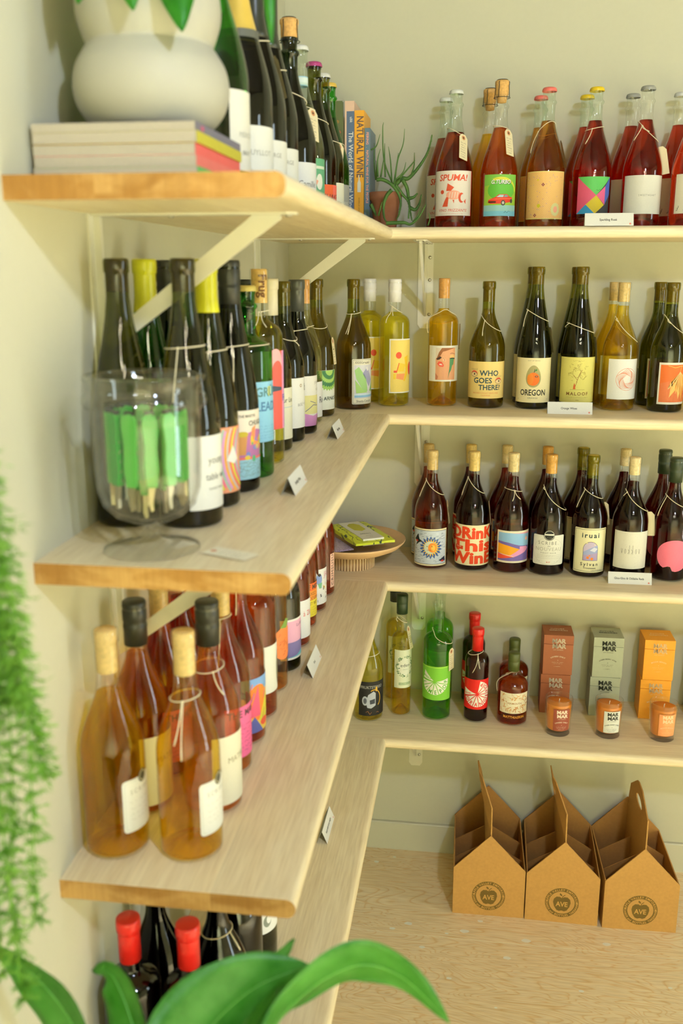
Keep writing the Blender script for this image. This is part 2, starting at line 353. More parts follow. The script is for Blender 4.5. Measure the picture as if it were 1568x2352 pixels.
# ------------------------------------------------------------------ shelves: glued staves, rounded front edge
def nose(depth, a0, r):
    """profile of the front stave in (depth, height): rounded outer edge"""
    p = [(a0, -T), (depth - r, -T)] + [(depth - r + r * math.sin(R_(t)), -T + r - r * math.cos(R_(t))) for t in (15, 30, 45, 60, 75, 90)]
    p += [(depth - r + r * math.cos(R_(t)), -r + r * math.sin(R_(t))) for t in (0, 15, 30, 45, 60, 75, 90)] + [(a0, 0)]
    return p
ORD = ('topmost', 'second', 'third', 'lowest')
for i, z in enumerate(Z):
    r = (.0105, .0105, .0122, .0122)[i]
    cuts = [(0, .098, .197), (0, .115, .2), (0, .085, .19), (0, .105, .205)][i]
    t = thing('wall_shelf', 'pale wood shelf along the left wall, %s of four, end grain at its near end' % ORD[i], 'shelf', (0, 0, z), 0, 'shelves on the left wall')
    for k, a in enumerate(cuts):
        b = cuts[k + 1] if k < 2 else D
        p = nose(D, a, r) if k == 2 else [(a, -T), (b, -T), (b, 0), (a, 0)]
        bm = bmesh.new(); prism(bm, p, YE, -DB + .006, 0, 'y', 1); obj('stave', smooth(bm, 25), t, [WOOD_Y, WOOD_END_Y])
    t = thing('wall_shelf', 'pale wood shelf along the back wall, %s of four, rounded front edge' % ORD[i], 'shelf', (0, 0, z), 0, 'shelves on the back wall')
    for k, a in enumerate(cuts):
        b = cuts[k + 1] if k < 2 else DB
        p = nose(DB, a, r) if k == 2 else [(a, -T), (b, -T), (b, 0), (a, 0)]
        bm = bmesh.new(); prism(bm, [(-q, h) for q, h in p], 0.0, 1.75, 0, 'x', 1); obj('stave', smooth(bm, 25), t, [WOOD_X, WOOD_END_X])
# brackets: wall plate, shelf flange and a diagonal brace, built against x = 0 then turned
def bracket(loc, rz, label, reach=.262, drop=.21):
    t = thing('shelf_bracket', label, 'bracket', loc, rz, 'white steel shelf brackets')
    bm = bmesh.new(); pts = [(-.019, 0), (.019, 0), (.019, -drop + .01), (.012, -drop), (-.012, -drop), (-.019, -drop + .01)]
    prism(bm, pts, 0.0002, .003, axis='x'); obj('wall_plate', bm, t, WHITE_METAL)
    bm = bmesh.new(); prism(bm, [(.003, -.016), (reach - .01, -.016), (reach, -.008), (reach, .008), (reach - .01, .016), (.003, .016)], -.003, -.0002, axis='z'); obj('shelf_flange', bm, t, WHITE_METAL)
    bm = bmesh.new(); prism(bm, [(.003, -drop + .052), (.003, -drop + .03), (reach - .02, -.008), (reach - .02, -.003), (reach - .055, -.003)], -.0025, .0025, axis='y')
    box(bm, .003, .012, -.0034, .0034, -drop + .04, -.0032); obj('brace', bm, t, WHITE_METAL)
    for y, z in ((.010, -.035), (.010, -.09), (.010, -.175)):
        bm = bmesh.new(); lathe([(.0042, 0), (.0042, .0008), (.003, .0018), (0, .002)], 12, bm=bm); bm.transform(Matrix.Translation((.003, y, z)) @ Matrix.Rotation(math.pi / 2, 4, 'Y')); obj('screw', bm, t, SCREW)
    for x in (.10, reach - .012):
        bm = bmesh.new(); lathe([(.0042, 0), (.0042, -.001), (.003, -.002), (0, -.0022)], 12, bm=bm, off=(x, .009, -.003)); obj('screw', bm, t, SCREW)
for i, z in enumerate(Z):
    u = z - T
    bracket((0, -1.285, u), 0, 'white steel bracket under the %s left shelf near its free end' % ORD[i])
    bracket((0, -.380, u), 0, 'white steel bracket under the %s left shelf close to the corner' % ORD[i])
    bracket((.352, 0, u), -math.pi / 2, 'white steel bracket under the %s back shelf' % ORD[i], .275)
# ------------------------------------------------------------------ bottles
GLASS = dict(
    clear=thin_glass('clear_glass', (.975, .985, .965), (.50, .56, .48)),
    pale=thin_glass('pale_green_glass', (.92, .965, .92), (.46, .60, .48)),
    olive=thin_glass('olive_glass', (.50, .50, .09), (.13, .14, .02)),
    dark=thin_glass('dark_olive_glass', (.36, .38, .11), (.07, .08, .02)),
    green=thin_glass('emerald_glass', (.20, .72, .14), (.02, .22, .02)),
    black=thin_glass('black_green_glass', (.13, .18, .085), (.03, .045, .022)))
WINE = dict(
    water=liquid('clear_wine', (.98, .98, .93), .75), straw=liquid('straw_wine', (.99, .97, .72), .75), yellow=liquid('golden_wine', (1, .93, .2), .74),
    amber=liquid('amber_wine', (1, .80, .15), .74), orange=liquid('orange_wine', (1, .86, .26), .76), brown=liquid('copper_wine', (.94, .64, .22), .3),
    coral=liquid('coral_wine', (.96, .48, .17), .4), pink=liquid('red_rose_wine', (.86, .35, .15), .25), rose=liquid('orange_rose_wine', (1, .84, .25), .8), salmon=liquid('salmon_wine', (1, .72, .26), .74),
    scarlet=liquid('scarlet_wine', (.84, .24, .12), .22), copper=liquid('coppery_red_wine', (.66, .30, .13), .3), red=liquid('light_red_wine', (.56, .13, .07), .35), deep=liquid('deep_red_wine', (.28, .045, .03), .2),
    dark=liquid('white_wine_in_dark_glass', (.86, .82, .46), .5), dim=liquid('wine_in_dark_glass', (.58, .60, .30), .4),
    lime=liquid('lime_aperitif', (.52, .90, .14), .7), tawny=liquid('tawny_vermouth', (.80, .36, .12), .45), honey=liquid('honey_cider', (1, .86, .32), .74), cloud=liquid('cloudy_cider', (.98, .91, .26), .65))
def finish(kind, rn, H, crown):
    if crown: return [(rn, H - .036), (rn + .0022, H - .0335), (rn + .0034, H - .0305), (rn + .0022, H - .0275), (rn - .0004, H - .025), (rn - .0006, H - .014), (rn + .0004, H - .011), (rn + .0004, H - .004), (rn - .001, H - .0015)]
    return [(rn, H - .021), (rn + .0003, H - .0175), (rn + .0014, H - .0165), (rn + .0016, H - .010), (rn + .0016, H - .004), (rn + .0008, H - .0006), (rn - .0012, H)]
def profile(kind, R, H, crown=False):
    P = []
    if kind in ('burgundy', 'champagne', 'flute'):
        a, b, rn = dict(burgundy=(.47, .79, .0142), champagne=(.40, .80, .0138), flute=(.40, .86, .0142))[kind]
        for i in range(17):
            t = i / 16
            s = t * t * (3 - 2 * t); s = s if kind != 'champagne' else (.45 * s + .55 * (t ** 1.5 * (1 - .35 * t) / .65 if t < 1 else 1)); s = min(1, s)
            if kind == 'flute': s = .55 * t + .45 * s
            P.append((R + (rn - R) * s, H * (a + (b - a) * t)))
    elif kind == 'bordeaux':
        a, b, rn = .655, .76, .0140
        for i in range(13):
            t = i / 12
            if t < .68: q = t / .68; s = 1 - math.sqrt(max(0, 1 - q * q * .86))
            else: q = (t - .68) / .32; s0 = 1 - math.sqrt(1 - .86); s = s0 + (1 - s0) * (1 - (1 - q) ** 2.2)
            P.append((R + (rn - R) * s, H * (a + (b - a) * t)))
    else:   # stubby / slim: short round shoulder
        a, b, rn = dict(slim=(.615, .70, .0125), stubby=(.53, .70, .0125), half=(.655, .765, .0135))[kind]
        for i in range(11):
            t = i / 10
            if t < .75: q = t / .75; s = 1 - math.sqrt(max(0, 1 - q * q * .9))
            else: q = (t - .75) / .25; s0 = 1 - math.sqrt(.1); s = s0 + (1 - s0) * (1 - (1 - q) ** 2)
            P.append((R + (rn - R) * s, H * (a + (b - a) * t)))
    return [(R, .0065)] + [(R, P[0][1] * k) for k in (.25, .5, .75)] + P + finish(kind, rn, H, crown), rn
def rad_at(P, z):
    for (r0, z0), (r1, z1) in zip(P, P[1:]):
        if z0 <= z <= z1: return r0 + (r1 - r0) * ((z - z0) / (z1 - z0) if z1 > z0 else 0)
    return P[-1][0]
ME = {}
def cached(key, fn):
    if key not in ME: ME[key] = fn()
    return ME[key]
def to_mesh(name, bm, mat):
    me = bpy.data.meshes.new(name); bm.to_mesh(me); bm.free(); me.materials.append(mat); return me
def glass_mesh(kind, R, H, crown, mat):
    P, rn = profile(kind, R, H, crown)
    base = [(0, .020), (R * .22, .0175), (R * .48, .010), (R * .70, .0022), (R * .80, 0), (R * .90, .0009), (R * .975, .0032)]
    return to_mesh('glass', lathe(base + P, 40, smooth_ang=60), mat)
def wine_mesh(kind, R, H, fill, mat):
    P, rn = profile(kind, R, H); g = .0016
    top = [(r - g, z) for r, z in P if .006 < z < fill - .001] + [(rad_at(P, fill) - g, fill), (0, fill)]
    base = [(0, .0245), (R * .22, .022), (R * .48, .0145), (R * .72, .0055), (R * .86, .0038), (R - g - .001, .0055)]
    return to_mesh('wine', lathe(base + top, 40, smooth_ang=50), mat)
def cap_plain(rn, H, ln, col):
    r = rn + .0019; g = [(rn + .0004, H - ln), (r - .0004, H - ln), (r - .0004, H - ln * .62), (r, H - ln * .60), (r, H - ln * .54), (r - .0005, H - ln * .52), (r - .0005, H - ln * .44), (r + .0002, H - ln * .42)]
    g += [(r + .0002, H - ln * .2), (r - .0004, H - ln * .17), (r - .0004, H - ln * .13), (r + .0002, H - ln * .1), (r - .0002, H - .001), (r - .0015, H + .001), (0, H + .001)]
    return to_mesh('screw_cap', lathe(g, 28, smooth_ang=35), plain('cap_%d_%d_%d' % col, col, .42, var=.03))
def capsule(P, rn, H, ln, col):
    g = [(rad_at(P, H - ln) + .0002, H - ln)] + [(r + .0007, z) for r, z in [(rad_at(P, H - ln), H - ln)] + [q for q in P if H - ln < q[1] < H - .001]]
    g += [(rn + .0018, H + .0006), (rn + .0006, H + .0014), (0, H + .0014)]
    return to_mesh('capsule', lathe(g, 32, smooth_ang=35), plain('capsule_%d_%d_%d' % col, col, .33, var=.05))
def crown_cap(rn, H, col):
    bm = bmesh.new(); n = 42; rows = []
    for r, z, f in ((rn + .0018, H - .0080, 1), (rn + .0016, H - .0045, .8), (rn + .0010, H - .0010, .2), (rn - .001, H + .0006, 0)):
        rows.append([bm.verts.new(((r + f * (.0008 if i % 2 else -.0004)) * math.cos(2 * math.pi * i / n), (r + f * (.0008 if i % 2 else -.0004)) * math.sin(2 * math.pi * i / n), z)) for i in range(n)])
    for a, b in zip(rows, rows[1:]):
        for i in range(n): bm.faces.new((a[i], a[(i + 1) % n], b[(i + 1) % n], b[i]))
    bm.faces.new(rows[-1]); return to_mesh('crown_cap', smooth(bm, 40), plain('crown_%d_%d_%d' % col, col, .35, var=.03))
def cork_mesh(rn, H, ln, col, mark=True):
    g = [(0, H - ln), (rn - .0012, H - ln), (rn - .0008, H - ln + .001), (rn - .0008, H - .002), (rn - .0018, H - .0004), (0, H - .0004)]
    return to_mesh('cork', lathe(g, 24, smooth_ang=35), plain('cork_%d_%d_%d' % col, col, .8, var=.2, scale=180))
def mushroom(rn, H):
    b = H - .036
    g = [(0, b - .012), (rn - .004, b - .010), (rn - .0015, b + .004), (rn + .0008, b + .006), (rn + .0012, H - .010), (rn + .0024, H - .008), (rn + .0022, H - .002), (rn - .001, H), (0, H)]
    return to_mesh('cork', lathe(g, 28, smooth_ang=35), CORK)
def cage(rn, H):
    bm = bmesh.new(); b = H - .036
    for k in range(4):
        a = math.pi / 4 + k * math.pi / 2; c, s = math.cos(a), math.sin(a)
        tube(bm, [(c * (rn + .0042), s * (rn + .0042), b), (c * (rn + .0026), s * (rn + .0026), H - .012), (c * (rn + .0034), s * (rn + .0034), H - .005), (c * (rn - .002), s * (rn - .002), H + .0008)], .0007, 5)
    for r, z in ((rn + .0042, b), (rn - .002, H + .0008)): tube(bm, [(r * math.cos(2 * math.pi * i / 24), r * math.sin(2 * math.pi * i / 24), z) for i in range(24)], .0007, 5, closed=True)
    return to_mesh('wire_cage', bm, plain('black_wire', (40, 44, 40), .4, metal=.6))
def string_mesh(P, z, tilt, a0, tails, hold=None):
    bm = bmesh.new(); pts = []; n = 36
    for i in range(n):
        a = 2 * math.pi * i / n; zz = z + tilt * math.cos(a - R_(a0)); r = rad_at(P, zz) + .0009; pts.append((r * math.cos(a), r * math.sin(a), zz))
    tube(bm, pts, .0008, 6, closed=True)
    for ta, ln, sw in tails:
        a = R_(ta); zz = z + tilt * math.cos(a - R_(a0)); q = []
        for i in range(8):
            t = i / 7; z1 = zz - ln * t; aa = a + R_(sw) * t * t; r = rad_at(P, max(z1, .01)) + .0012 + (.003 * math.sin(3 * t) if i else 0); q.append((r * math.cos(aa), r * math.sin(aa), z1))
        tube(bm, q, [.0008] * 6 + [.0011, .0009], 6)
        c = Vector(q[0]); bmesh.ops.create_icosphere(bm, subdivisions=1, radius=.0018, matrix=Matrix.Translation(c))
    return to_mesh('neck_string', bm, STRING)
def tag_mesh():
    A = Art(); w, h = 25.0, 60.0; ca = (228, 214, 172)
    A.poly([(-w / 2, 0), (w / 2, 0), (w / 2, h - 8), (w / 2 - 7, h), (-w / 2 + 7, h), (-w / 2, h - 8)], ca, 0)
    A.poly([(-w / 2, 0), (-w / 2, h - 8), (-w / 2 + 7, h), (w / 2 - 7, h), (w / 2, h - 8), (w / 2, 0)], ca, -4)
    for f in A.bm.faces:
        if f.verts[0].co.z < -1:
            f.normal_update()
            if f.normal.z > 0: f.normal_flip()
    A.ring(0, h - 8.5, 5.2, 5.2, 3.0, (206, 140, 92), 1, 20); A.ell(0, h - 8.5, 2.2, 2.2, (70, 58, 40), 1, 12)
    for k in range(7): A.scrib(-8.5 + (k % 3), 8.5 - (k % 2) * 3, 38 - k * 5.6, 2.1, (96, 92, 80), 1, 11 + k, .5)
    return A.mesh('hang_tag', lambda x, y, l: (x, -l, y - .060), thick=.00012)
TAG = None
def hang_tag(parent, P, a, zt, lean=0.0, flip=0.0):
    global TAG
    TAG = TAG or tag_mesh()
    a = R_(a); zb = zt - .058; r1 = rad_at(P, zt) + .0035; r0 = max(rad_at(P, max(zb, .01)), rad_at(P, zt - .03)) + .0030
    n = Vector((math.cos(a), math.sin(a), 0)); up = (n * (r1 - r0) + Vector((0, 0, .058))).normalized()
    o = obj('hang_tag', TAG, parent); side = Vector((-math.sin(a), math.cos(a), 0)); out_ = side.cross(up)
    M = Matrix((side, -out_, up)).transposed().to_4x4() @ Matrix.Rotation(R_(lean), 4, 'Y') @ Matrix.Rotation(R_(flip), 4, 'Z'); M.translation = n * r1 + Vector((0, 0, zt))
    o.matrix_local = M; o['label'] = 'manila tag with handwriting and an orange hole ring'
    return o
def label_mesh(art, R, z0, z1, half, key):
    w = 2 * R_(half) * R * 1000; h = (z1 - z0) * 1000
    A = Art(); art(A, w, h)
    return A.mesh('label', lambda x, y, l: ((R + .0003 + l) * math.cos(x / R), (R + .0003 + l) * math.sin(x / R), z0 + y), step=3.6)
BN = {'n': 0}
def bottle(x, y, sh, kind, R, H, glass, wine, fill, closure, art, lab, ang=-90, z0=.02, z1=.12, half=60, string=None, tags=(), group=None, extra=None, rot=0):
    root = thing('wine_bottle', lab, 'bottle', (x, y, Z[sh - 1]), 0, group)
    crown = closure[0] == 'crown'; P, rn = profile(kind, R, H, crown or closure[0] == 'wire'); k0 = (kind, R, H)
    obj('glass', cached(('gl',) + k0 + (crown, closure[0] == 'wire', glass), lambda: glass_mesh(kind, R, H - (.036 - .012 if closure[0] == 'wire' else 0), crown or closure[0] == 'wire', GLASS[glass])), root)
    obj('wine', cached(('wi',) + k0 + (fill, wine), lambda: wine_mesh(kind, R, H - (.024 if closure[0] == 'wire' else 0), fill, WINE[wine])), root)
    if closure[0] == 'wire': P, rn = profile(kind, R, H - .024, True)
    c = closure[0]
    if c == 'cork': obj('cork', cached(('co', rn, H) + closure[1:], lambda: cork_mesh(rn, H, closure[2], closure[1])), root)
    elif c == 'cap': obj('screw_cap', cached(('ca', rn, H) + closure[1:], lambda: cap_plain(rn, H, closure[2], closure[1])), root)
    elif c == 'foil': obj('capsule', cached(('fo', kind, R, H) + closure[1:], lambda: capsule(P, rn, H, closure[2], closure[1])), root)
    elif c == 'crown': obj('crown_cap', cached(('cr', rn, H) + closure[1:], lambda: crown_cap(rn, H, closure[1])), root)
    elif c == 'wire':
        ck = obj('cork', cached(('mu', rn, H), lambda: mushroom(rn, H)), root, rot=(0, 0, R_(20))); obj('wire_cage', cached(('cg', rn, H), lambda: cage(rn, H)), ck)
    elif c == 'stopper': obj('stopper', cached(('st', rn, H) + closure[1:], lambda: to_mesh('stopper', lathe([(rn + .0004, H - closure[2]), (rn + .002, H - closure[2]), (rn + .0022, H - closure[2] * .5), (rn + .0017, H - closure[2] * .48), (rn + .0022, H - closure[2] * .45), (rn + .0026, H - .003), (rn + .0012, H), (0, H)], 28, smooth_ang=35), plain('st_%d_%d_%d' % closure[1], closure[1], .45))), root)
    if art:
        o = obj('label', cached(('la', art.__name__, R, z0, z1, half), lambda: label_mesh(art, R, z0, z1, half, None)), root, rot=(0, 0, R_(ang)))
    if extra:
        for fn, a2, q0, q1, hf in extra:
            RR = rad_at(P, (q0 + q1) / 2)
            obj('neck_band' if 'band' in fn.__name__ else 'print', cached(('la', fn.__name__, R, q0, q1, hf), lambda: label_mesh(fn, RR, q0, q1, hf, None)), root, rot=(0, 0, R_(a2)))
    if string: obj('neck_string', string_mesh(P, *string), root)
    for tg in tags: hang_tag(root, P, *tg)
    return root
# ------------------------------------------------------------------ label artwork (flat print)
INK, CREAM, WHT, OFFW = (52, 50, 44), (236, 226, 190), (232, 230, 220), (222, 218, 202)
def base(A, w, h, c): A.rect(-w / 2, 0, w, h, c, 0)
def spuma(A, w, h):
    base(A, w, h, (236, 224, 208)); r = (214, 84, 52)
    A.rect(w / 2 - 2, 0, 2, h, (214, 70, 44), 1)
    A.t('SPUMA!', 0, h * .78, 19, r, 1, 1.05, .18)
    A.ell(2, h * .46, 17, 10, (240, 168, 140), 1); A.ell(-25, h * .53, 4.5, 4.5, r, 1); A.poly([(-15, h * .55), (-12, h * .72), (3, h * .63), (-4, h * .55)], r, 2)
    A.poly([(-14, h * .42), (-9, h * .40), (-11, h * .2), (-24, h * .2), (-19, h * .32)], r, 2); A.ell(20, h * .40, 7, 11, r, 2); A.ell(24, h * .40, 6, 8, (236, 224, 208), 3)
    A.poly([(26, h * .32), (31, h * .38), (31, h * .26)], r, 2); A.poly([(0, h * .35), (4, h * .35), (3, h * .27)], r, 2)
    for k in range(4): A.line([(-8 + 6 * k, h * .40), (-6 + 6 * k, h * .52)], 1.3, (236, 224, 208), 2)
    A.t('VINO FRIZZANTE', 0, h * .09, 8.6, r, 0, 1.0, .15); A.scrib(-26, 26, h * .03, 1.5, r)
def turbo(A, w, h):
    base(A, w, h, (150, 190, 60)); A.poly([(-w / 2, h * .72), (0, h * .8), (w / 2, h * .7), (w / 2, h), (-w / 2, h)], (120, 180, 70), 1); A.ell(2, h * .62, w * .40, h * .24, (96, 176, 60), 2)
    A.rect(-w / 2, 0, w, h * .26, (150, 196, 190), 2); A.rect(-w / 2, 0, w, h * .12, (120, 186, 204), 3); A.ring(0, h * .6, w * .47, h * .34, 6, (206, 206, 60), 1, 26, 0, 120)
    A.t('G.TURBO', .7, h * .765, 12.6, (40, 44, 40), 1, .86, .2, L=3); A.t('G.TURBO', 0, h * .775, 12.2, (236, 238, 226), 1, .86, .2, L=4)
    r = (222, 62, 34); y = h * .33
    A.poly([(-29, y), (-27, y + 6), (-12, y + 11), (-4, y + 17), (14, y + 17.5), (22, y + 12), (28, y + 11), (29, y + 4), (24, y + 1), (4, y - 3), (-22, y - 3)], r, 3)
    A.poly([(-9, y + 11), (-2, y + 16), (7, y + 16), (6, y + 11)], (170, 200, 206), 4); A.poly([(8, y + 11), (9, y + 16), (14, y + 16), (18, y + 12)], (120, 150, 160), 4)
    A.rect(-27, y - 1, 17, 3.4, (70, 40, 30), 4); A.ell(6, y - 1, 5, 6, (70, 66, 60), 4); A.ell(6, y - 1, 2.6, 3.2, (190, 186, 170), 5); A.ell(26, y + 3, 3.2, 4.6, (70, 66, 60), 4)
    A.line([(-26, y + 6), (2, y + 8), (26, y + 8)], .8, (244, 150, 110), 4); A.scrib(8, 26, h * .07, 5, (60, 80, 70), 4, 4, .6)
def lattice(A, w, h):
    base(A, w, h, (226, 206, 120)); A.rect(-w / 2 + 2, 2, w - 4, h - 4, (236, 188, 108), 1)
    rd = random.Random(5); n = int(w / 4)
    for k in range(-n, 2 * n):
        for s in (1, -1):
            x0 = -w / 2 + 2 + k * 4.2; p = []
            a = max(0, (-w / 2 + 2 - x0)) if s == 1 else max(0, x0 - (w / 2 - 2)); b = min(h - 4, (w / 2 - 2 - x0) if s == 1 else (x0 + w / 2 - 2))
            if b - a > 2: A.line([(x0 + s * a, 2 + a), (x0 + s * b, 2 + b)], .5, (222, 150, 96) if s == 1 else (244, 214, 140), 2)
    for k in range(60): A.rect(rd.uniform(-w / 2 + 4, w / 2 - 8), rd.uniform(4, h - 8), 1.6, 1.6, (196, 150, 150), 2)
    for x, y in ((-6, h * .72), (-22, h * .08)):
        for dx, dy in ((0, 2), (-2, 0), (2, 0), (0, -2)): A.rect(x + dx * 1.1 - 1.2, y + dy * 1.1 - 1.2, 2.4, 2.4, (130, 50, 70), 3)
    A.ell(-14, h * .28, 4, 4, (214, 196, 40), 3); A.ell(-18, h * .82, 2, 2, (214, 196, 40), 3); A.ell(24, h * .2, 11, 14, (214, 206, 140), 3); A.ell(24, h * .2, 5, 7, (232, 160, 130), 4)
def tangram(A, w, h):
    a, b = -w / 2, w / 2; cx, cy = a + w * .55, h * .5
    base(A, w, h, (60, 62, 62)); A.poly([(a, h), (b, h), (cx, cy)], (94, 186, 92), 1); A.poly([(a, h), (cx, cy), (a + w * .27, h * .25), (a, 0)], (216, 88, 118), 1)
    A.poly([(a, 0), (a + w * .27, h * .25), (a + w * .53, 0)], (56, 150, 196), 1); A.poly([(cx, cy), (a + w * .27, h * .25), (a + w * .53, 0), (a + w * .8, h * .24)], (216, 190, 40), 1)
    A.poly([(cx, cy), (a + w * .82, h * .75), (a + w * .82, h * .24)], (220, 96, 140), 1); A.poly([(a + w * .82, h * .75), (b, h), (b, h * .52), (a + w * .82, h * .26)], (72, 96, 180), 1); A.scrib(3, 17, h * .62, 4, (50, 80, 50), 2, 3, .5)
def sweetheart(A, w, h): base(A, w, h, OFFW); A.t('SWEETHEART', 8, h * .46, 5.6, (110, 106, 96), 0, .75, sp=.35)
def feathers(A, w, h):
    base(A, w, h, (224, 214, 188)); rd = random.Random(2)
    for k in range(26):
        x, y = rd.uniform(-w / 2 + 4, w / 2 - 4), rd.uniform(4, h - 6); A.line([(x, y), (x + 2, y + 3), (x + 2.2, y + 6)], 1.3, (110, 104, 92), 1); A.line([(x - 2, y + 1), (x + 1, y + 2)], .7, (150, 142, 126), 2)
def leafpanel(A, w, h):
    A.rrect(-w / 2, 0, w, h, 2.5, (228, 222, 196)); A.frame(-w / 2 + 2, 2, w - 4, h - 4, .6, (70, 72, 60), 1); A.rect(-w / 2 + 5, 14, w - 10, h - 28, (206, 204, 206), 1)
    a = -w / 2 + 6; A.poly([(a, h - 26), (a + 10, h - 18), (a + 30, h - 44), (a + 36, 30), (a + 24, 27), (a + 4, h - 46)], (150, 190, 120), 2); A.poly([(a + 1, h - 48), (a + 22, 32), (a + 36, 27), (a + 4, 26)], (158, 196, 110), 3)
    A.poly([(a + 20, h - 34), (a + 34, h - 18), (a + 52, h - 50), (a + 40, 40)], (150, 150, 180), 2); A.poly([(a + 30, h - 22), (a + 34, h - 18), (a + 38, h - 26), (a + 34, h - 29)], (226, 222, 214), 3); A.poly([(a + 42, 30), (a + 60, h - 50), (w / 2 - 6, 26)], (130, 180, 110), 3)
    A.rect(a, 16, w - 12, 9, (140, 186, 214), 2); A.rect(a, 21, w - 12, 4, (206, 220, 226), 3); A.t('iruai', a + 18, h - 11, 9, INK, 1, 1.0, sp=.22, al='L'); A.t('Shasta-Cascade', a + 4, 4.6, 8, INK, 0, .9, al='L')
    for k in range(4): A.line([(a + 1 + k * 4, h - 5), (a + 5 + k * 4, h - 11)], .6, INK, 2); A.line([(a + 1 + k * 4, h - 11), (a + 5 + k * 4, h - 5)], .6, INK, 2)
def reddot(A, w, h):
    base(A, w, h, (230, 226, 208)); A.rect(-w / 2 + 3, 3, w - 6, h - 6, (234, 206, 106), 1); a = -w / 2
    A.ell(a + 23, h * .70, 7.2, 8, (222, 84, 50), 2); A.poly([(a + 11, h * .42), (a + 18, h * .42), (a + 23, h * .56), (a + 25, h * .56), (a + 20, h * .415), (a + 19, h * .38), (a + 11, h * .38)], (222, 84, 50), 2)
    A.poly([(a + 19, h * .40), (a + 26, h * .56), (a + 42, h * .53), (a + 36, h * .40)], (234, 196, 60), 3); A.poly([(a + 18, h * .36), (a + 40, h * .36), (a + 36, h * .24), (a + 17, h * .27)], (234, 150, 90), 2); A.rect(a + 10, h * .26, 6, h * .1, (234, 196, 50), 2)
    A.poly([(a + 38, h * .66), (a + 50, h * .70), (a + 50, h * .36), (a + 40, h * .22), (a + 36, h * .22), (a + 43, h * .42)], (236, 190, 44), 2); A.ell(a + 60, h * .45, 8, 16, (222, 84, 50), 3)
def portrait(A, w, h):
    base(A, w, h, (234, 230, 208)); x0, x1, y0, y1 = -w * .27, w * .27, 4, h - 5; A.rect(x0, y0, x1 - x0, y1 - y0, (222, 160, 116), 1); W_ = x1 - x0; H_ = y1 - y0
    q = lambda u, v: (x0 + u * W_, y0 + v * H_)
    A.poly([q(0, 1), q(.35, 1), q(.18, .82), q(.06, .70), q(0, .66)], (222, 206, 180), 2); A.poly([q(.3, 1), q(.95, 1), q(.6, .93), q(.34, .88), q(.2, .72), q(.06, .68), q(.16, .86)], (150, 92, 52), 3)
    A.poly([q(.03, .66), q(.22, .74), q(.3, .70), q(.2, .64), q(.08, .62)], (70, 50, 40), 4); A.poly([q(.34, .74), q(.5, .62), q(.47, .57), q(.34, .60)], (238, 184, 140), 3); A.line([q(.36, .70), q(.44, .62), q(.42, .59)], .9, (120, 66, 50), 4)
    A.poly([q(.08, .5), q(.16, .58), q(.3, .57), q(.4, .46), q(.38, .41), q(.2, .42)], (226, 88, 66), 4); A.poly([q(.18, .5), q(.28, .51), q(.34, .46), q(.2, .47)], (240, 222, 200), 5); A.line([q(.7, .82), q(.8, .84), q(.97, .80)], .9, (110, 70, 50), 4)
    A.ell(*q(.82, .72), W_ * .14, H_ * .07, (236, 190, 120), 3); A.ell(*q(.82, .665), W_ * .15, H_ * .028, (40, 50, 44), 4)
    A.poly([q(.68, .66), q(.92, .66), q(.88, .48), q(.82, .45), q(.76, .3), q(.68, .22), q(.6, .04), q(.66, .3), q(.68, .44)], (82, 134, 88), 5); A.poly([q(0, .22), q(.14, .1), q(.1, 0), q(0, 0)], (190, 120, 84), 3)
def whogoes(A, w, h):
    base(A, w, h, (236, 206, 126)); c = (44, 74, 84)
    A.t('WHO', 8, h * .62, 18, c, 1, .98, L=3); A.t('GOES', -8, h * .42, 18, c, 1, 1.0); A.t('THERE?', 10, h * .235, 17, c, 1, .98)
    for x, y in ((-30, h * .66), (32, h * .47)):
        A.ell(x, y, 9.5, 8.6, (224, 92, 60), 2, 16, 0, 180); A.ell(x, y - .6, 8.8, 5.4, (236, 206, 150), 3, 16); A.ring(x, y - .6, 9.2, 5.8, .8, (60, 60, 54), 4, 18); A.ell(x + 1, y, 2.2, 2.2, (60, 60, 54), 4, 10)
        for k in range(5): A.line([(x - 7 + 3.5 * k, y + 9.5), (x - 9 + 4.4 * k, y + 13)], .7, (70, 70, 60), 2)
    A.t('2022 SKIN CONTACT WHITE WINE', 0, h * .13, 4.4, (222, 110, 60), 0, .9); A.t('CALIFORNIA', 0, h * .065, 4.4, (222, 110, 60), 0, .9)
def orangeegg(A, w, h):
    base(A, w, h, (236, 222, 170)); c = (52, 50, 40); P = []
    for k in range(28):
        a = 2 * math.pi * k / 28; y = math.sin(a); P.append((17.5 * math.cos(a) * (1 - .16 * y), h * .59 + 26 * y))
    A.poly(P, (166, 156, 104), 1); A.ell(0, h * .53, 14.5, 15.5, (240, 118, 34), 2); A.ell(-7, h * .53, 7.5, 14, (236, 134, 44), 3); A.ell(-12, h * .66, 3.5, 4.5, (166, 156, 104), 3); A.line([(1, h * .68), (3, h * .75)], 1.4, c, 3)
    A.poly([(2, h * .70), (7, h * .77), (8, h * .72)], (60, 130, 60), 4); A.ell(7, h * .59, 4, 2.4, (90, 70, 60), 4, 14); A.ell(7, h * .59, 2.2, 1.3, (220, 120, 60), 5, 10); A.t('OREGON', 0, h * .165, 19.5, c, 1, .76, L=2); A.t('ORANGE', 0, h * .09, 4.6, c, 0, 1.1, sp=.12); A.t('OUT OF BEING', 0, h * .93, 3.6, (130, 120, 90), sp=.1)
    for x in (-w * .36, w * .36): A.rect(x - 2, h * .07, 4, .8, (150, 140, 100), 1)
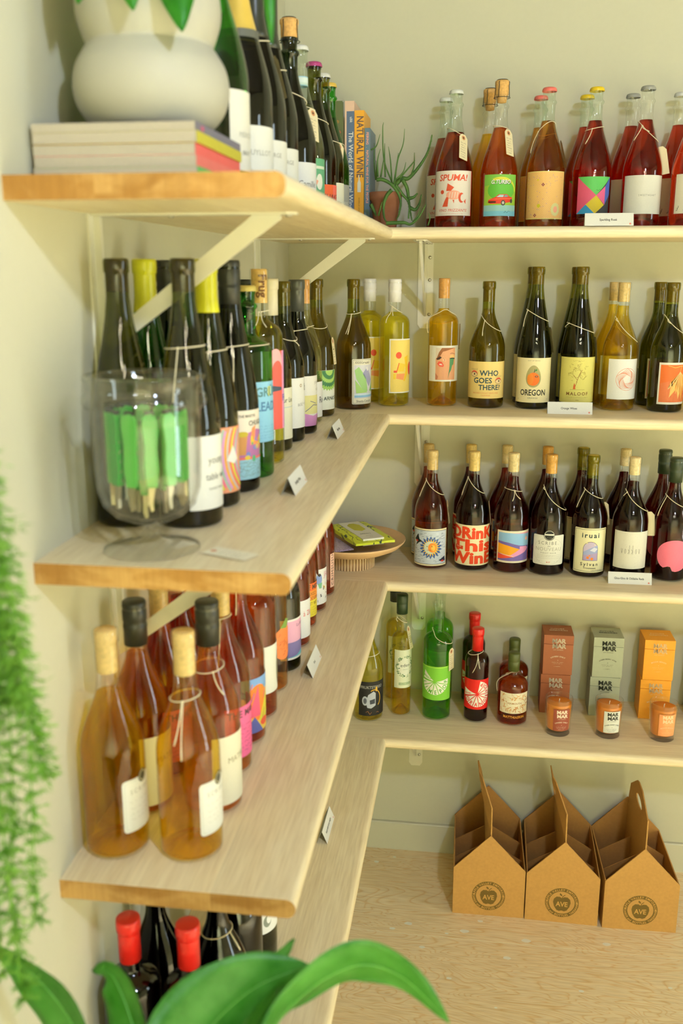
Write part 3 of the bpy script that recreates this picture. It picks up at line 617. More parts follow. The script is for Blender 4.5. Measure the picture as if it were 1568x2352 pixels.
def drawntree(A, w, h):
    base(A, w, h, (216, 206, 112)); c = (140, 120, 50); rd = random.Random(8)
    for k in range(34):
        a, r = rd.uniform(0, 6.28), rd.uniform(6, 24); x, y = r * math.cos(a), h * .66 + r * 1.1 * math.sin(a); A.line([(x, y), (x + rd.uniform(-5, 5), y + rd.uniform(-2, 5)), (x + rd.uniform(-6, 6), y + rd.uniform(-2, 4))], .45, c, 1)
    A.ring(-4, h * .66, 9, 11, .6, c, 2); A.ring(10, h * .60, 7, 8, .6, c, 2); A.line([(-6, h * .36), (-2, h * .5), (2, h * .62), (8, h * .72)], 1.2, (150, 104, 50), 2); A.line([(-2, h * .5), (-10, h * .6)], .9, (150, 104, 50), 2)
    A.poly([(-11, h * .30), (-5, h * .30), (-6, h * .38), (-8, h * .44), (-10, h * .38)], (196, 96, 40), 3); A.line([(-18, h * .29), (16, h * .29)], .6, c, 1); A.scrib(-14, 14, h * .9, 4, c, 1, 6); A.t('MALOOF', 0, h * .165, 10.5, (130, 90, 40), 1, 1.05, sp=.14); A.scrib(-26, 26, h * .11, 1.4, c); A.t('2022', 0, h * .045, 3.6, c)
def swirlpoly(A, w, h):
    base(A, w, h, (230, 228, 218)); c = (222, 120, 70); cx, cy, r = 0, h * .5, 26; A.ring(cx, cy, r, r, .7, c, 1, 40)
    for k in range(8):
        p = [(cx + r * (.97 - .075 * k) * math.cos(R_(90 + 72 * i - 9 * k)), cy + r * (.97 - .075 * k) * math.sin(R_(90 + 72 * i - 9 * k))) for i in range(5)]; A.line(p, .6, c, 2, True)
def orangeleaf(A, w, h):
    base(A, w, h, (232, 226, 206)); A.rect(-w / 2 + 4, 5, w - 8, h - 10, (226, 110, 46), 1); c = (240, 190, 104); A.poly([(-w / 2 + 4, h * .5), (-w / 2 + 4, 5), (w / 2 - 4, 5), (w / 2 - 4, h * .35), (4, h * .62)], (222, 120, 70), 2)
    for k in range(9):
        a = R_(200 + k * 17); L_ = 42 + 8 * (k % 3); x, y = 6, h * .78; ex, ey = x + L_ * .7 * math.cos(a), y + L_ * 1.25 * math.sin(a) if k else y - 40; ex = max(-w / 2 + 7, min(w / 2 - 7, ex)); ey = max(8, ey)
        mx, my = (x + 2 * ex) / 3, (y + 2 * ey) / 3; n = (-(ey - y) * .10, (ex - x) * .10); A.poly([(x, y), (mx + n[0], my + n[1]), (ex, ey), (mx - n[0], my - n[1])], (236, 160, 70) if k % 2 else c, 3); A.line([(x, y), (ex, ey)], .6, (244, 216, 150), 4)
    A.line([(6, h * .78), (10, h * .92), (-8, h * .88), (-24, h * .93)], 1.2, c, 3); A.line([(10, h * .92), (w / 2 - 6, h * .86)], 1, c, 3)
def sunmoon(A, w, h):
    base(A, w, h, (232, 220, 176)); A.rect(-w / 2 + 3, 4, w - 6, h - 8, (52, 66, 84), 1); A.rect(-w / 2 + 4, 5, w - 8, h - 10, (196, 206, 214), 2); rd = random.Random(4); cx, cy = 4, h * .5
    for k in range(120):
        x, y = rd.uniform(-w / 2 + 8, w / 2 - 8), rd.uniform(9, h - 9); A.line([(x - 3, y), (x - 1, y + 1.6), (x + 1.5, y + .6), (x + 3, y + 1.8)], .6, (70, 84, 110) if k % 3 else (236, 238, 236), 3)
    P = []
    for k in range(36): r = 30 if k % 2 else 22; a = 2 * math.pi * k / 36; P.append((cx + r * math.cos(a), cy + r * math.sin(a)))
    A.poly(P, (62, 92, 150), 4)
    P = []
    for k in range(40): r = 24 if k % 2 else 15; a = 2 * math.pi * k / 40; P.append((cx + r * math.cos(a + .12), cy + r * math.sin(a + .12)))
    A.poly(P, (236, 190, 70), 5); A.ell(cx - 2, cy, 14.5, 16, (206, 214, 190), 6); A.ell(cx + 4, cy, 10.5, 12.5, (236, 140, 44), 7); A.ell(cx + 6, cy - 1, 5, 8, (244, 190, 80), 8)
    for dx in (-9, 3): A.ell(cx + dx, cy + 3, 1.6, 1, INK, 8, 8)
    A.line([(cx - 9, cy - 6), (cx + 6, cy - 6)], 1, (190, 70, 40), 8); A.poly([(-w / 2 + 8, h - 30), (-w / 2 + 20, h - 14), (-w / 2 + 24, h - 28), (-w / 2 + 34, h - 33), (-w / 2 + 24, h - 36), (-w / 2 + 12, h - 46), (-w / 2 + 17, h - 34)], (34, 38, 36), 5); A.ell(-w / 2 + 16, h - 33, 4, 2.5, (206, 60, 40), 6)
    A.poly([(w / 2 - 26, 14), (w / 2 - 8, 24), (w / 2 - 6, 12), (w / 2 - 14, 9)], (34, 38, 60), 5); A.ell(w / 2 - 15, 12, 5, 2, (214, 60, 40), 6)
def drinkthis(A, w, h):
    base(A, w, h, (234, 222, 176)); c = (222, 66, 26); k = h / 103
    for txt, y, s in (('DRinK', h * .675, 40.5 * k), ('This', h * .365, 40.5 * k), ('WinE', h * .055, 40.5 * k)):
        sx = w * .97 / A.width(txt, s, 1, 1, .01)
        for n, (dx, dy) in enumerate(((0, 0), (1.3, 0), (-1.3, 0), (0, .9), (0, -.6), (.9, .6), (-.9, -.6))): A.t(txt, dx, y + dy, s, c, 1, sx, sp=.01, L=2 + .2 * n)
    A.rect(-w * .40, h * .385, w * .22, 9, c, 2); A.t('PRODUCED', -w * .29, h * .44, 3.4, (234, 222, 176), 0, .9, L=5)
def dunes(A, w, h):
    base(A, w, h, (230, 220, 190)); x0, x1, y0, y1 = -w / 2 + 4, w / 2 - 4, 5, h - 5; A.rect(x0, y0, x1 - x0, y1 - y0, (136, 178, 214), 1)
    q = lambda u, v: (x0 + u * (x1 - x0), y0 + v * (y1 - y0))
    A.poly([q(.35, 1), q(1, 1), q(1, .94), q(.7, .97)], (230, 150, 170), 2); A.ell(*q(.85, .78), 4.6, 4.6, (236, 170, 150), 2); A.poly([q(0, .7), q(.3, .66), q(.62, .55), q(1, .5), q(1, 0), q(0, 0)], (108, 92, 160), 2)
    A.poly([q(0, .62), q(.3, .55), q(.62, .42), q(.36, .2), q(0, .26)], (236, 160, 30), 3); A.poly([q(.62, .52), q(.85, .5), q(.95, .42), q(.8, .3), q(.45, .14), q(.36, .2), q(.62, .42)], (222, 150, 190), 4)
    A.poly([q(0, .24), q(.2, .2), q(.46, .15), q(.1, .06), q(0, .06)], (224, 80, 50), 4); A.poly([q(.46, .14), q(.42, .19), q(.1, .25), q(.02, .25)], (240, 190, 170), 5); A.poly([q(1, .4), q(.95, .3), q(.95, 0), q(1, 0)], (224, 80, 40), 4)
def nouveau(A, w, h):
    A.rrect(-w / 2, 0, w, h * .9, 4, (222, 220, 204)); A.ring(0, h * .42, w * .47, h * .41, .5, (180, 176, 160), 1, 30); A.ell(0, h * .9, w * .16, w * .16, (36, 38, 34), 1); A.ring(0, h * .9, w * .145, w * .145, 1, (210, 206, 190), 2, 22); A.rect(-w * .13, h * .9, w * .26, 3.5, (222, 220, 204), 2)
    A.t('SCRIBE.', 0, h * .62, 11.5, (110, 108, 98), 0, .95, sp=.22); A.t('2023', 0, h * .56, 3.5, (120, 116, 104), 1); A.t('NOUVEAU', 0, h * .43, 12.5, (168, 164, 148), 0, 1.0, sp=.08); A.t('PINOT NOIR', 0, h * .345, 5, (120, 116, 104), sp=.2)
    for y in (.3, .25, .2): A.line([(-w * .36, h * y), (w * .36, h * y)], .4, (170, 166, 150), 1)
    A.scrib(-16, 16, h * .265, 2, (150, 146, 130)); A.t('B117', 0, h * .07, 4.4, (200, 70, 50), 1); A.scrib(-30, -14, h * .09, 3, (150, 146, 130)); A.scrib(14, 30, h * .09, 3, (150, 146, 130))
def arch(A, w, h):
    A.rrect(-w / 2, 0, w, h, 2.5, (230, 222, 176)); A.frame(-w / 2 + 2.4, 3, w - 4.8, h - 6, .8, (60, 66, 58), 1); A.t('iruai', 0, h * .79, 17, (50, 66, 66), 1, 1.05, sp=.16); x, y, r = 0, h * .27, 18
    p = [(x - r, y), (x + r, y)] + [(x + r * math.cos(R_(t)), y + h * .27 + r * math.sin(R_(t))) for t in range(0, 181, 15)]; A.poly(p, (60, 66, 58), 1)
    p = [(x - r + .8, y + .8), (x + r - .8, y + .8)] + [(x + (r - .8) * math.cos(R_(t)), y + h * .27 + (r - .8) * math.sin(R_(t))) for t in range(0, 181, 15)]; A.poly(p, (190, 176, 200), 2)
    A.poly([(-17, y + 22), (-4, y + 30), (4, y + 34), (17, y + 38), (17, y + 1), (-17, y + 1)], (150, 160, 200), 3); A.poly([(-2, y + 26), (8, y + 34), (17, y + 30), (10, y + 22)], (206, 208, 220), 4); A.poly([(-17, y + 14), (17, y + 20), (17, y + 1), (-17, y + 1)], (168, 150, 186), 4)
    for dx, dy, s in ((-6, 8, 3.4), (4, 5, 3.6), (-2, 13, 2.2)): A.ell(dx, y + dy, s, s, (230, 130, 50), 5, 12)
    for dx, dy in ((-9, 44), (6, 48), (10, 40)): A.ell(dx, y + dy, 1.6, 1.6, (230, 216, 150), 4, 8)
    A.t('Sylvan', 0, h * .155, 11, (60, 60, 54), 1, 1.0, sp=.28); A.t('Trousseau', 0, h * .085, 6.4, (60, 60, 54), 1, 1.0, sp=.06); A.t('CALIFORNIA', w * .2, h * .04, 4.2, (90, 88, 80), sp=.08)
def tallscript(A, w, h):
    base(A, w, h, (216, 212, 194)); c = (110, 106, 92); rd = random.Random(3)
    for k in range(80): A.rect(rd.uniform(-w / 2 + 1, w / 2 - 2), rd.uniform(1, h - 2), .7, .7, (176, 170, 150), 1)
    x = -24
    for ch, dx in (('v', 8), ('o', 8), ('k', 8), ('k', 9), ('o', 8), ('v', 8)):
        if ch == 'v': A.line([(x, h * .54), (x + 1.8, h * .41), (x + 3.6, h * .54)], .7, c, 2)
        elif ch == 'o': A.ring(x + 1.8, h * .475, 1.8, h * .065, .7, c, 2, 16)
        else: A.line([(x + 3, h * .40), (x + 3, h * .64)], .7, c, 2); A.line([(x, h * .53), (x + 3, h * .47), (x, h * .41)], .7, c, 2)
        x += dx
def pinkblob(A, w, h):
    c = (236, 118, 140); P = []
    for k in range(34):
        a = 2 * math.pi * k / 34; r = 1 - .42 * math.exp(-((a - 5.9) ** 2) / .05) - .34 * math.exp(-((a - 4.35) ** 2) / .035); P.append((w * .47 * r * math.cos(a), h * .52 + h * .47 * r * math.sin(a)))
    A.poly(P, c, 0)
def frukt(A, w, h):
    base(A, w, h, (38, 36, 34)); A.t('FRUKTSTEREO', -w / 2 + 6, h * .80, 11, (150, 148, 140), 1, .85, al='L'); c = (176, 180, 190)
    x = -w / 2 + 28; A.ell(x - 10, h * .44, 8, 13, c, 2); A.ell(x - 10, h * .44, 4.5, 8, (90, 94, 104), 3); A.poly([(x - 8, h * .4), (x - 2, h * .62), (x + 12, h * .72), (x + 18, h * .66), (x + 18, h * .3), (x + 6, h * .22), (x - 4, h * .24)], c, 3); A.poly([(x + 2, h * .46), (x + 16, h * .5), (x + 16, h * .36), (x + 3, h * .34)], (60, 64, 74), 4)
    A.ring(x + 14, h * .5, 19, 26, 2.2, (222, 170, 50), 2, 22, -50, 120); A.ell(x + 20, h * .78, 3, 7, (214, 170, 60), 4); A.scrib(x - 8, x + 30, h * .04, 10, (206, 130, 70), 2, 5, .7)
def eden(A, w, h):
    base(A, w, h, (214, 218, 184)); g = (96, 124, 84); rd = random.Random(9); cx, cy = 0, h * .56; A.ell(cx, cy, 21, 23, (222, 224, 200), 1)
    for k in range(130):
        a = rd.uniform(0, 6.28); r = rd.gauss(1.0, .09); x, y = cx + 22 * r * math.cos(a), cy + 27 * r * math.sin(a); s = rd.uniform(.8, 2.4); A.ell(x, y, s, s * .7, (60, 100, 64) if k % 2 else (134, 156, 116), 2, 6)
    A.t('eden', 0, h * .56, 13, (70, 76, 66), 0, 1.05); A.rect(-17, h * .08, 34, 7, (150, 170, 130), 1); A.t('HEIRLOOM BLEND', 0, h * .10, 3.6, (214, 218, 184), L=2); A.t('SPECIALTIES', 0, h * .48, 2.6, g)
def wedges(A, cx, cy, r, letters, a0, a1, ink, r0=.12, ry=1.0):
    n = len(letters); st = (a1 - a0) / n
    for k, ch in enumerate(letters):
        p, q = a0 + k * st + 1.5, a0 + (k + 1) * st - 1.5; P = [(cx + r * r0 * math.cos(R_((p + q) / 2)), cy + ry * r * r0 * math.sin(R_((p + q) / 2)))]
        P += [(cx + r * math.cos(R_(p + (q - p) * j / 4)), cy + ry * r * math.sin(R_(p + (q - p) * j / 4))) for j in range(5)]; A.poly(P, (236, 234, 216), 1)
        m = (p + q) / 2; s = r * .42; rr = r * .80; rot = m + 90; x, y = cx + rr * math.cos(R_(m)), cy + ry * rr * math.sin(R_(m)); wd = A.width(ch, s, 1, .8, 0)
        A.t(ch, x + s * .36 * math.sin(R_(rot)) * 1, y - s * .36 * math.cos(R_(rot)), s, ink, 1, .8, 0, rot, L=3)
def limepop(A, w, h):
    c = (120, 188, 56); base(A, w, h, c); A.rect(-w / 2, h * .96, w, h * .04, (150, 206, 70), 1); wedges(A, -1, h * .56, 37, 'LIMEPOP', 178, 372, (84, 160, 44)); A.poly([(-4, h * .58), (-35, h * .62), (-30, h * .86)], (236, 234, 216), 1); A.t('MAKRUT', -22.5, h * .64, 7.6, c, 1, .8, 0, -22, L=3)
def bloodorange(A, w, h):
    c = (214, 34, 26); base(A, w, h, c); wedges(A, 3, h * .52, 36, 'ORANGEPOP', 198, 440, c); A.poly([(0, h * .53), (-34, h * .42), (-34, h * .68)], (236, 234, 216), 1); A.t('BLOOD', -22, h * .49, 6.4, c, 1, .8, 0, 4, L=3)
def vermouth(A, w, h):
    base(A, w, h, (232, 222, 190)); rd = random.Random(6)
    for k in range(90):
        x, y = rd.uniform(-w / 2 + 3, w / 2 - 3), rd.uniform(3, h - 3); a = rd.uniform(0, 3.1); A.line([(x - 4 * math.cos(a), max(1, y - 4 * math.sin(a))), (x + 4 * math.cos(a), min(h - 1, y + 4 * math.sin(a)))], rd.choice((.6, 1.6)), rd.choice(((206, 140, 60), (222, 176, 110), (190, 116, 44))), 1)
    A.poly([(-22, h * .5), (-14, h * .64), (14, h * .64), (22, h * .5), (14, h * .36), (-14, h * .36)], (236, 228, 200), 2); A.t('VERMOUTH', 0, h * .46, 7, (170, 120, 60), 1, .95, sp=.06, L=3)
def printed_name(A, w, h): A.t('MATTHIASSON', 0, h * .2, 9.5, (214, 150, 60), 1, .88)
# labels of the left rows: mostly seen from their left edge
def simple(name, bgc, items, extra=None):
    def f(A, w, h):
        base(A, w, h, bgc)
        for txt, x, y, s, c, b, sx in items: A.t(txt, -w / 2 + x, h * y, s, c, b, sx, al='L')
        if extra: extra(A, w, h)
    f.__name__ = name; return f
GR = (120, 118, 106)
lab_merc = simple('lab_merc', (222, 218, 200), [('MERCEY', 14, .42, 9, (168, 166, 152), 0, 1), ('BRUT', 20, .2, 7, GR, 0, 1)])
lab_guy = simple('lab_guy', (222, 220, 206), [('GUYLLOT', 8, .5, 10, (160, 156, 140), 0, 1), ('Reserve', 14, .2, 7, (170, 166, 150), 0, 1)])
lab_lel = simple('lab_lel', (222, 220, 206), [('LELARGE', 8, .66, 9, (150, 146, 130), 0, 1), ('D', 20, .2, 20, (130, 126, 112), 0, 1)])
lab_cam = simple('lab_cam', (222, 221, 214), [('Camille', 12, .45, 15, (110, 108, 104), 0, .9)], lambda A, w, h: A.scrib(-w / 2 + 26, w / 2 - 8, h * .16, 3, GR))
def lab_green(A, w, h):
    base(A, w, h, (96, 160, 120)); p = (232, 160, 130); A.ring(-w / 2 + 26, h * .40, 13, 17, 8, p, 1, 22, 60, 300); A.ring(-w / 2 + 30, h * .12, 13, 16, 8, p, 1, 20, 60, 330); A.rect(-w / 2 + 4, h * .66, 10, 24, (206, 214, 190), 1); A.ell(-w / 2 + 36, h * .55, 9, 14, (226, 226, 206), 1); A.rect(-w / 2 + 24, h * .80, 30, 5, (206, 214, 190), 1)
lab_shake = simple('lab_shake', (232, 100, 50), [('SHAKE', 16, .52, 16, (90, 50, 50), 0, .9), ('& WINE', 18, .24, 16, (90, 50, 50), 0, .9)], lambda A, w, h: (A.poly([(-w / 2, 0), (-w / 2 + 22, 0), (-w / 2, h * .6)], (236, 180, 60), 1), A.rect(-w / 2 + 40, 0, 30, h, (236, 110, 90), 1)))
lab_small = simple('lab_small', (222, 220, 196), [('Pet Nat', 10, .4, 8, GR, 0, 1)])
lab_grey = simple('lab_grey', (150, 150, 142), [('BLANC', 12, .4, 10, (206, 204, 190), 0, 1)])
lab_script = simple('lab_script', (226, 224, 212), [('young', 26, .62, 14, (96, 92, 84), 0, .9), ('table wine', 22, .40, 13, (96, 92, 84), 0, .85), ('WHITE WINE', 26, .26, 4.5, GR, 0, 1)])
def lab_rainbow(A, w, h):
    base(A, w, h, (226, 150, 110)); cols = [(216, 206, 60), (232, 110, 140), (160, 190, 170), (210, 150, 200), (236, 170, 70), (196, 186, 176), (230, 120, 90)]
    for k in range(16):
        r = 86 - k * 5.0; A.ring(-w / 2 + 66, h * .60, r * .72, r, 2.6 * .8 + 1.2, cols[k % 7], 1 + k % 2, 40)
    for f in list(A.bm.faces):
        if any(abs(v.co.x) > w / 2 + .01 or v.co.y < -.01 or v.co.y > h + .01 for v in f.verts): A.bm.faces.remove(f)
    A.poly([(-w / 2 + 22, h * .5), (-w / 2 + 34, h * .72), (-w / 2 + 44, h * .5), (-w / 2 + 36, h * .44)], (226, 224, 214), 4)
def lab_cartoon(A, w, h):
    base(A, w, h, (224, 214, 196)); a = -w / 2; rd = random.Random(12); A.t('THE MARTYR', a + 8, h * .90, 5.5, (100, 94, 84), 1, .9, al='L'); A.t('CHUGGER', a + 24, h * .78, 10, (90, 84, 78), 1, .85, al='L')
    A.rect(a, 0, w, h * .32, (150, 196, 210), 1); A.poly([(a + 2, h * .32), (a + 16, h * .66), (a + 40, h * .72), (a + 70, h * .66), (w / 2, h * .3)], (176, 110, 160), 1); A.poly([(a + 4, h * .36), (a + 6, h * .66), (a + 22, h * .66), (a + 18, h * .36)], (196, 140, 80), 2); A.ell(a + 14, h * .66, 9, 4, (190, 170, 50), 3)
    A.poly([(a + 26, h * .5), (a + 30, h * .74), (a + 38, h * .78), (a + 36, h * .6), (a + 46, h * .5)], (236, 140, 90), 3); A.poly([(a + 50, h * .3), (a + 60, h * .7), (a + 74, h * .7), (a + 70, h * .3)], (110, 180, 130), 2); A.rect(a, h * .29, w, 3.5, (226, 110, 100), 3)
    for k in range(26): A.ell(a + rd.uniform(20, w - 6), h * rd.uniform(.3, .62), rd.uniform(2, 5), rd.uniform(2, 5), rd.choice(((222, 190, 50), (120, 130, 190), (90, 170, 120), (230, 110, 110), (236, 150, 60))), 4, 8)
    for k in range(8): A.scrib(a + 4, a + w * .7, h * (.03 + .03 * k), 5, (110, 130, 130), 3, k, .5)
lab_blue = simple('lab_blue', (136, 190, 216), [('GRÜN', 10, .76, 20, (84, 124, 130), 1, .95), ('LEADER', 10, .52, 20, (76, 120, 160), 1, .9)], lambda A, w, h: [A.scrib(-w / 2 + 6, w / 2 - 6, h * (.05 + .05 * k), 2.4, (90, 140, 176), 2, k) for k in range(5)] + [A.rect(-w / 2 + 34, h * .76, 8, 15, (200, 200, 90), 1)])
def lab_pop(A, w, h):
    base(A, w, h, (224, 150, 130)); a = -w / 2; A.rect(a + 18, 0, 24, h, (230, 96, 84), 1); A.rect(a + 42, 0, 10, h, (226, 150, 190), 1); A.rect(a + 52, 0, 30, h, (110, 112, 180), 1); A.ell(a + 26, h * .86, 16, 22, (232, 170, 170), 2); A.ell(a + 30, h * .74, 12, 18, (230, 96, 84), 3); A.poly([(a + 6, h * .58), (a + 40, h * .54), (a + 40, h * .50), (a + 6, h * .48)], (70, 80, 96), 3); A.ell(a + 12, h * .56, 7, 8, (66, 110, 76), 4); A.t('FRUG', a + 42, h * .36, 15, (100, 100, 176), 1, 1, al='L', L=3)
lab_sur = simple('lab_sur', (224, 220, 192), [('Sur Lie', 14, .72, 13, (66, 66, 62), 0, .9)], lambda A, w, h: A.rect(-w / 2 + 10, h * .62, w * .6, .8, (150, 180, 196), 1))
lab_job = simple('lab_job', (226, 224, 214), [('j', 8, .70, 24, (84, 80, 66), 0, 1), ('b', 46, .74, 20, (84, 80, 66), 0, 1), ('°', 28, .70, 24, (150, 120, 60), 0, 1), ('acid + luck', 24, .44, 11, (150, 148, 140), 0, .8)])
lab_map = simple('lab_map', (222, 218, 206), [('JOYOUS', 34, .84, 7, (150, 146, 140), 0, 1), ('ICON', 40, .70, 7, (150, 146, 140), 0, 1)], lambda A, w, h: (A.poly([(-w / 2, h * .24), (w / 2, h * .24), (w / 2, h * .6), (-w / 2, h * .62)], (214, 206, 140), 1), A.poly([(-w / 2, 0), (w / 2, 0), (w / 2, h * .3), (-w / 2 + 30, h * .2), (-w / 2, h * .28)], (206, 140, 190), 2), A.line([(-w / 2 + 10, h * .3), (-w / 2 + 30, h * .42), (-w / 2 + 46, h * .4)], 1.4, (90, 90, 130), 2), A.line([(-w / 2 + 22, h * .5), (-w / 2 + 40, h * .44)], 1.2, (90, 90, 130), 2), A.poly([(-w / 2 + 40, 0), (-w / 2 + 60, 0), (-w / 2 + 56, h * .2), (-w / 2 + 48, h * .2)], (150, 120, 100), 3)))
lab_re = simple('lab_re', (228, 226, 216), [('Retour', 30, .4, 20, (90, 88, 84), 0, .9)])
def lab_arn(A, w, h):
    base(A, w, h, (226, 226, 206)); a = -w / 2
    for r, c in ((46, (150, 190, 90)), (38, (66, 120, 76)), (29, (160, 196, 100)), (21, (66, 120, 76)), (12, (160, 196, 100))):
        P = [(a + 34 + r * (1 - .10 * (k % 2)) * math.cos(R_(180 + 180 * k / 36)), h - .5 + r * (1 - .10 * (k % 2)) * math.sin(R_(180 + 180 * k / 36))) for k in range(37)]; A.poly([(max(a, min(w / 2, x)), y) for x, y in P], c, {46: 1, 38: 2, 29: 3, 21: 4, 12: 5}[r])
    A.t('ARNOT', a + 18, h * .24, 12, (60, 70, 52), 0, 1, al='L', L=6)
def lab_rosecrest(A, w, h):
    A.rrect(-w / 2, 0, w, h, 5, (224, 222, 206)); A.rrect(-w / 2 + 3, 3, w - 6, h - 6, 4, (206, 204, 190), 1); A.rrect(-w / 2 + 3.6, 3.6, w - 7.2, h - 7.2, 4, (226, 224, 210), 2); A.ell(2, h - 1, 8, 9, (70, 66, 52), 3); A.ring(2, h - 1, 6, 7, 1, (200, 190, 150), 4, 16); A.t('SCRIBE.', 0, h * .72, 9, (160, 156, 140), 0, .9, sp=.2, L=3)
    for y in (.55, .42, .32, .22): A.scrib(-w / 2 + 10, w / 2 - 10, h * y, 3, (180, 176, 160), 3, int(y * 90))
lab_m = simple('lab_m', (224, 218, 190), [('MATELLE', 22, .6, 12, (150, 140, 100), 0, 1)])
lab_pinkm = simple('lab_pinkm', (232, 104, 150), [('THE MARTINEZ', 4, .80, 15, (80, 50, 60), 1, .9)], lambda A, w, h: [A.scrib(-w / 2 + 6, w / 2 - 6, h * (.1 + .085 * k), 3.6, (150, 60, 100), 2, k, .6) for k in range(7)])
def lab_tropic(A, w, h):
    base(A, w, h, (226, 190, 80)); a = -w / 2; rd = random.Random(21); A.poly([(a, h), (w / 2, h), (w / 2, h * .8), (a, h * .66)], (120, 160, 210), 1); A.ell(a + 30, h * .55, 22, 30, (236, 130, 50), 2); A.poly([(a + 10, h * .3), (a + 30, h * .86), (a + 34, h * .3)], (226, 90, 120), 3); A.poly([(a + 30, h * .2), (a + 52, h * .7), (a + 56, h * .2)], (206, 200, 60), 3); A.poly([(a, 0), (a + 22, h * .3), (a + 40, 0)], (90, 96, 160), 3); A.ell(a + 44, h * .16, 10, 7, (226, 90, 60), 4)
    for k in range(14): x = a + rd.uniform(4, w - 10); y = h * rd.uniform(.1, .8); A.line([(x, y), (x + 6, y + 14)], 1.4, rd.choice(((130, 170, 70), (236, 150, 60), (150, 90, 160), (230, 110, 60))), 4)
def lab_oyster(A, w, h):
    base(A, w, h, (226, 224, 206)); x = -w / 2 + 62; A.ell(x, h * .44, 13, h * .40, (120, 116, 100), 1); A.ell(x + 1, h * .44, 9, h * .33, (186, 180, 150), 2); A.ell(x + 2, h * .6, 5, 9, (206, 140, 110), 3); A.ell(x, h * .3, 5, 10, (140, 160, 100), 3)
def lab_fruit(A, w, h):
    A.ell(-w / 2 + 38, h * .42, 30, h * .40, (230, 130, 70), 1); rd = random.Random(2)
    for k in range(40):
        a, r = rd.uniform(0, 6.28), rd.uniform(0, .8); A.line([(-w / 2 + 38 + 28 * r * math.cos(a) - 2, h * .42 + h * .37 * r * math.sin(a)), (-w / 2 + 38 + 28 * r * math.cos(a) + 2, h * .42 + h * .37 * r * math.sin(a) + 1.5)], .9, (190, 90, 50), 2)
    A.poly([(-w / 2 + 26, h * .8), (-w / 2 + 42, h), (-w / 2 + 58, h * .92), (-w / 2 + 44, h * .76)], (120, 150, 70), 2)
def lab_lav(A, w, h):
    base(A, w, h, (226, 222, 212)); a = -w / 2; A.rect(a + 4, 4, w - 8, h - 8, (222, 166, 190), 1); A.rect(a + 4, 4, w - 8, h * .38, (120, 110, 160), 2); A.poly([(a + 4, 4), (a + 60, 4), (a + 60, h * .2), (a + 34, h * .08)], (110, 180, 190), 3); A.t('La Amistad', a + 34, h * .80, 9, (110, 90, 120), 0, .9, al='L', L=3); A.poly([(a + 50, h * .3), (a + 55, h * .72), (a + 60, h * .3)], (86, 80, 110), 3)
lab_az = simple('lab_az', (228, 226, 220), [('à Zéro', 26, .58, 15, (210, 96, 90), 0, .9)])
def lab_modern(A, w, h):
    base(A, w, h, (226, 206, 60)); A.rect(-w / 2, h * .78, w, h * .22, (236, 110, 50), 1); A.rect(-w / 2, h * .5, w, h * .28, (236, 150, 56), 1); a = -w / 2
    A.t('THE MIX', a + 2, h * .82, 15, (90, 70, 50), 1, .9, al='L', L=3); A.t('MIXED', a + 16, h * .64, 11, (140, 90, 50), 0, .9, al='L', L=3); A.t('MODERN', a + 14, h * .50, 11, (140, 90, 50), 0, .9, al='L', L=3); A.t('WEST RED', a + 12, h * .36, 9, (130, 100, 40), 0, .9, al='L', L=3)
    for k in range(4): A.scrib(a + 10, w / 2 - 6, h * (.05 + .07 * k), 2.6, (150, 130, 40), 2, k)
def lab_comic(A, w, h):
    base(A, w, h, (230, 228, 220)); a = -w / 2; rd = random.Random(31); A.t('JAM', a + 38, h * .76, 18, (206, 130, 150), 0, .9, al='L'); A.ell(a + 24, h * .72, 8, 13, (130, 150, 200), 2); A.ell(a + 25, h * .84, 3.5, 3.5, (50, 50, 50), 3, 10); A.poly([(a + 20, h * .6), (a + 32, h * .62), (a + 30, h * .46), (a + 24, h * .46)], (120, 180, 140), 3)
    for k in range(34): x = a + rd.uniform(6, w - 10); y = h * rd.uniform(.06, .55); A.line([(x, y), (x + rd.uniform(-4, 4), y + rd.uniform(2, 7))], rd.choice((.9, 2.2)), rd.choice(((50, 50, 50), (50, 50, 50), (206, 196, 70), (230, 110, 80), (220, 150, 170))), 2)
def lab_strip(A, w, h): base(A, w, h, (232, 186, 160)); A.t('CRIMSUSUS', w * .2, h * .06, 13, (70, 56, 50), 0, 1.05, 0, 90, sp=.1, al='L')
def lab_collage(A, w, h):
    base(A, w, h, (226, 226, 220)); a = -w / 2
    for x, y, s in ((24, .7, 9), (40, .5, 7), (30, .25, 8), (52, .8, 7)): A.ell(a + x, h * y, s, s * 1.4, (130, 136, 124), 1); A.ell(a + x + 3, h * y + 3, s * .6, s, (226, 226, 220), 2)
    A.poly([(a + 2, h * .1), (a + 16, h * .2), (a + 16, h * .12), (a + 2, h * .02)], (226, 90, 60), 2); A.poly([(a + 4, h * .2), (a + 14, h * .3), (a + 16, h * .24), (a + 4, h * .14)], (90, 170, 160), 3)
def band_blue(A, w, h): base(A, w, h, (150, 190, 206)); A.rect(-w / 2, h * .12, w, h * .76, (206, 220, 214), 1)
def band_dark(A, w, h): base(A, w, h, (206, 170, 70)); A.rect(-w / 2, h * .2, w, h * .8, (90, 92, 84), 1)
def emboss(A, w, h): A.t('FREE', 0, h * .1, 8, (90, 60, 24), 1, .9)
def no_label(A, w, h): pass
def cork_word(A, w, h): A.t('Frug', -4.5, h * .92, 21, (110, 70, 36), 1, 1.0, 0, -90, al='L', L=1)
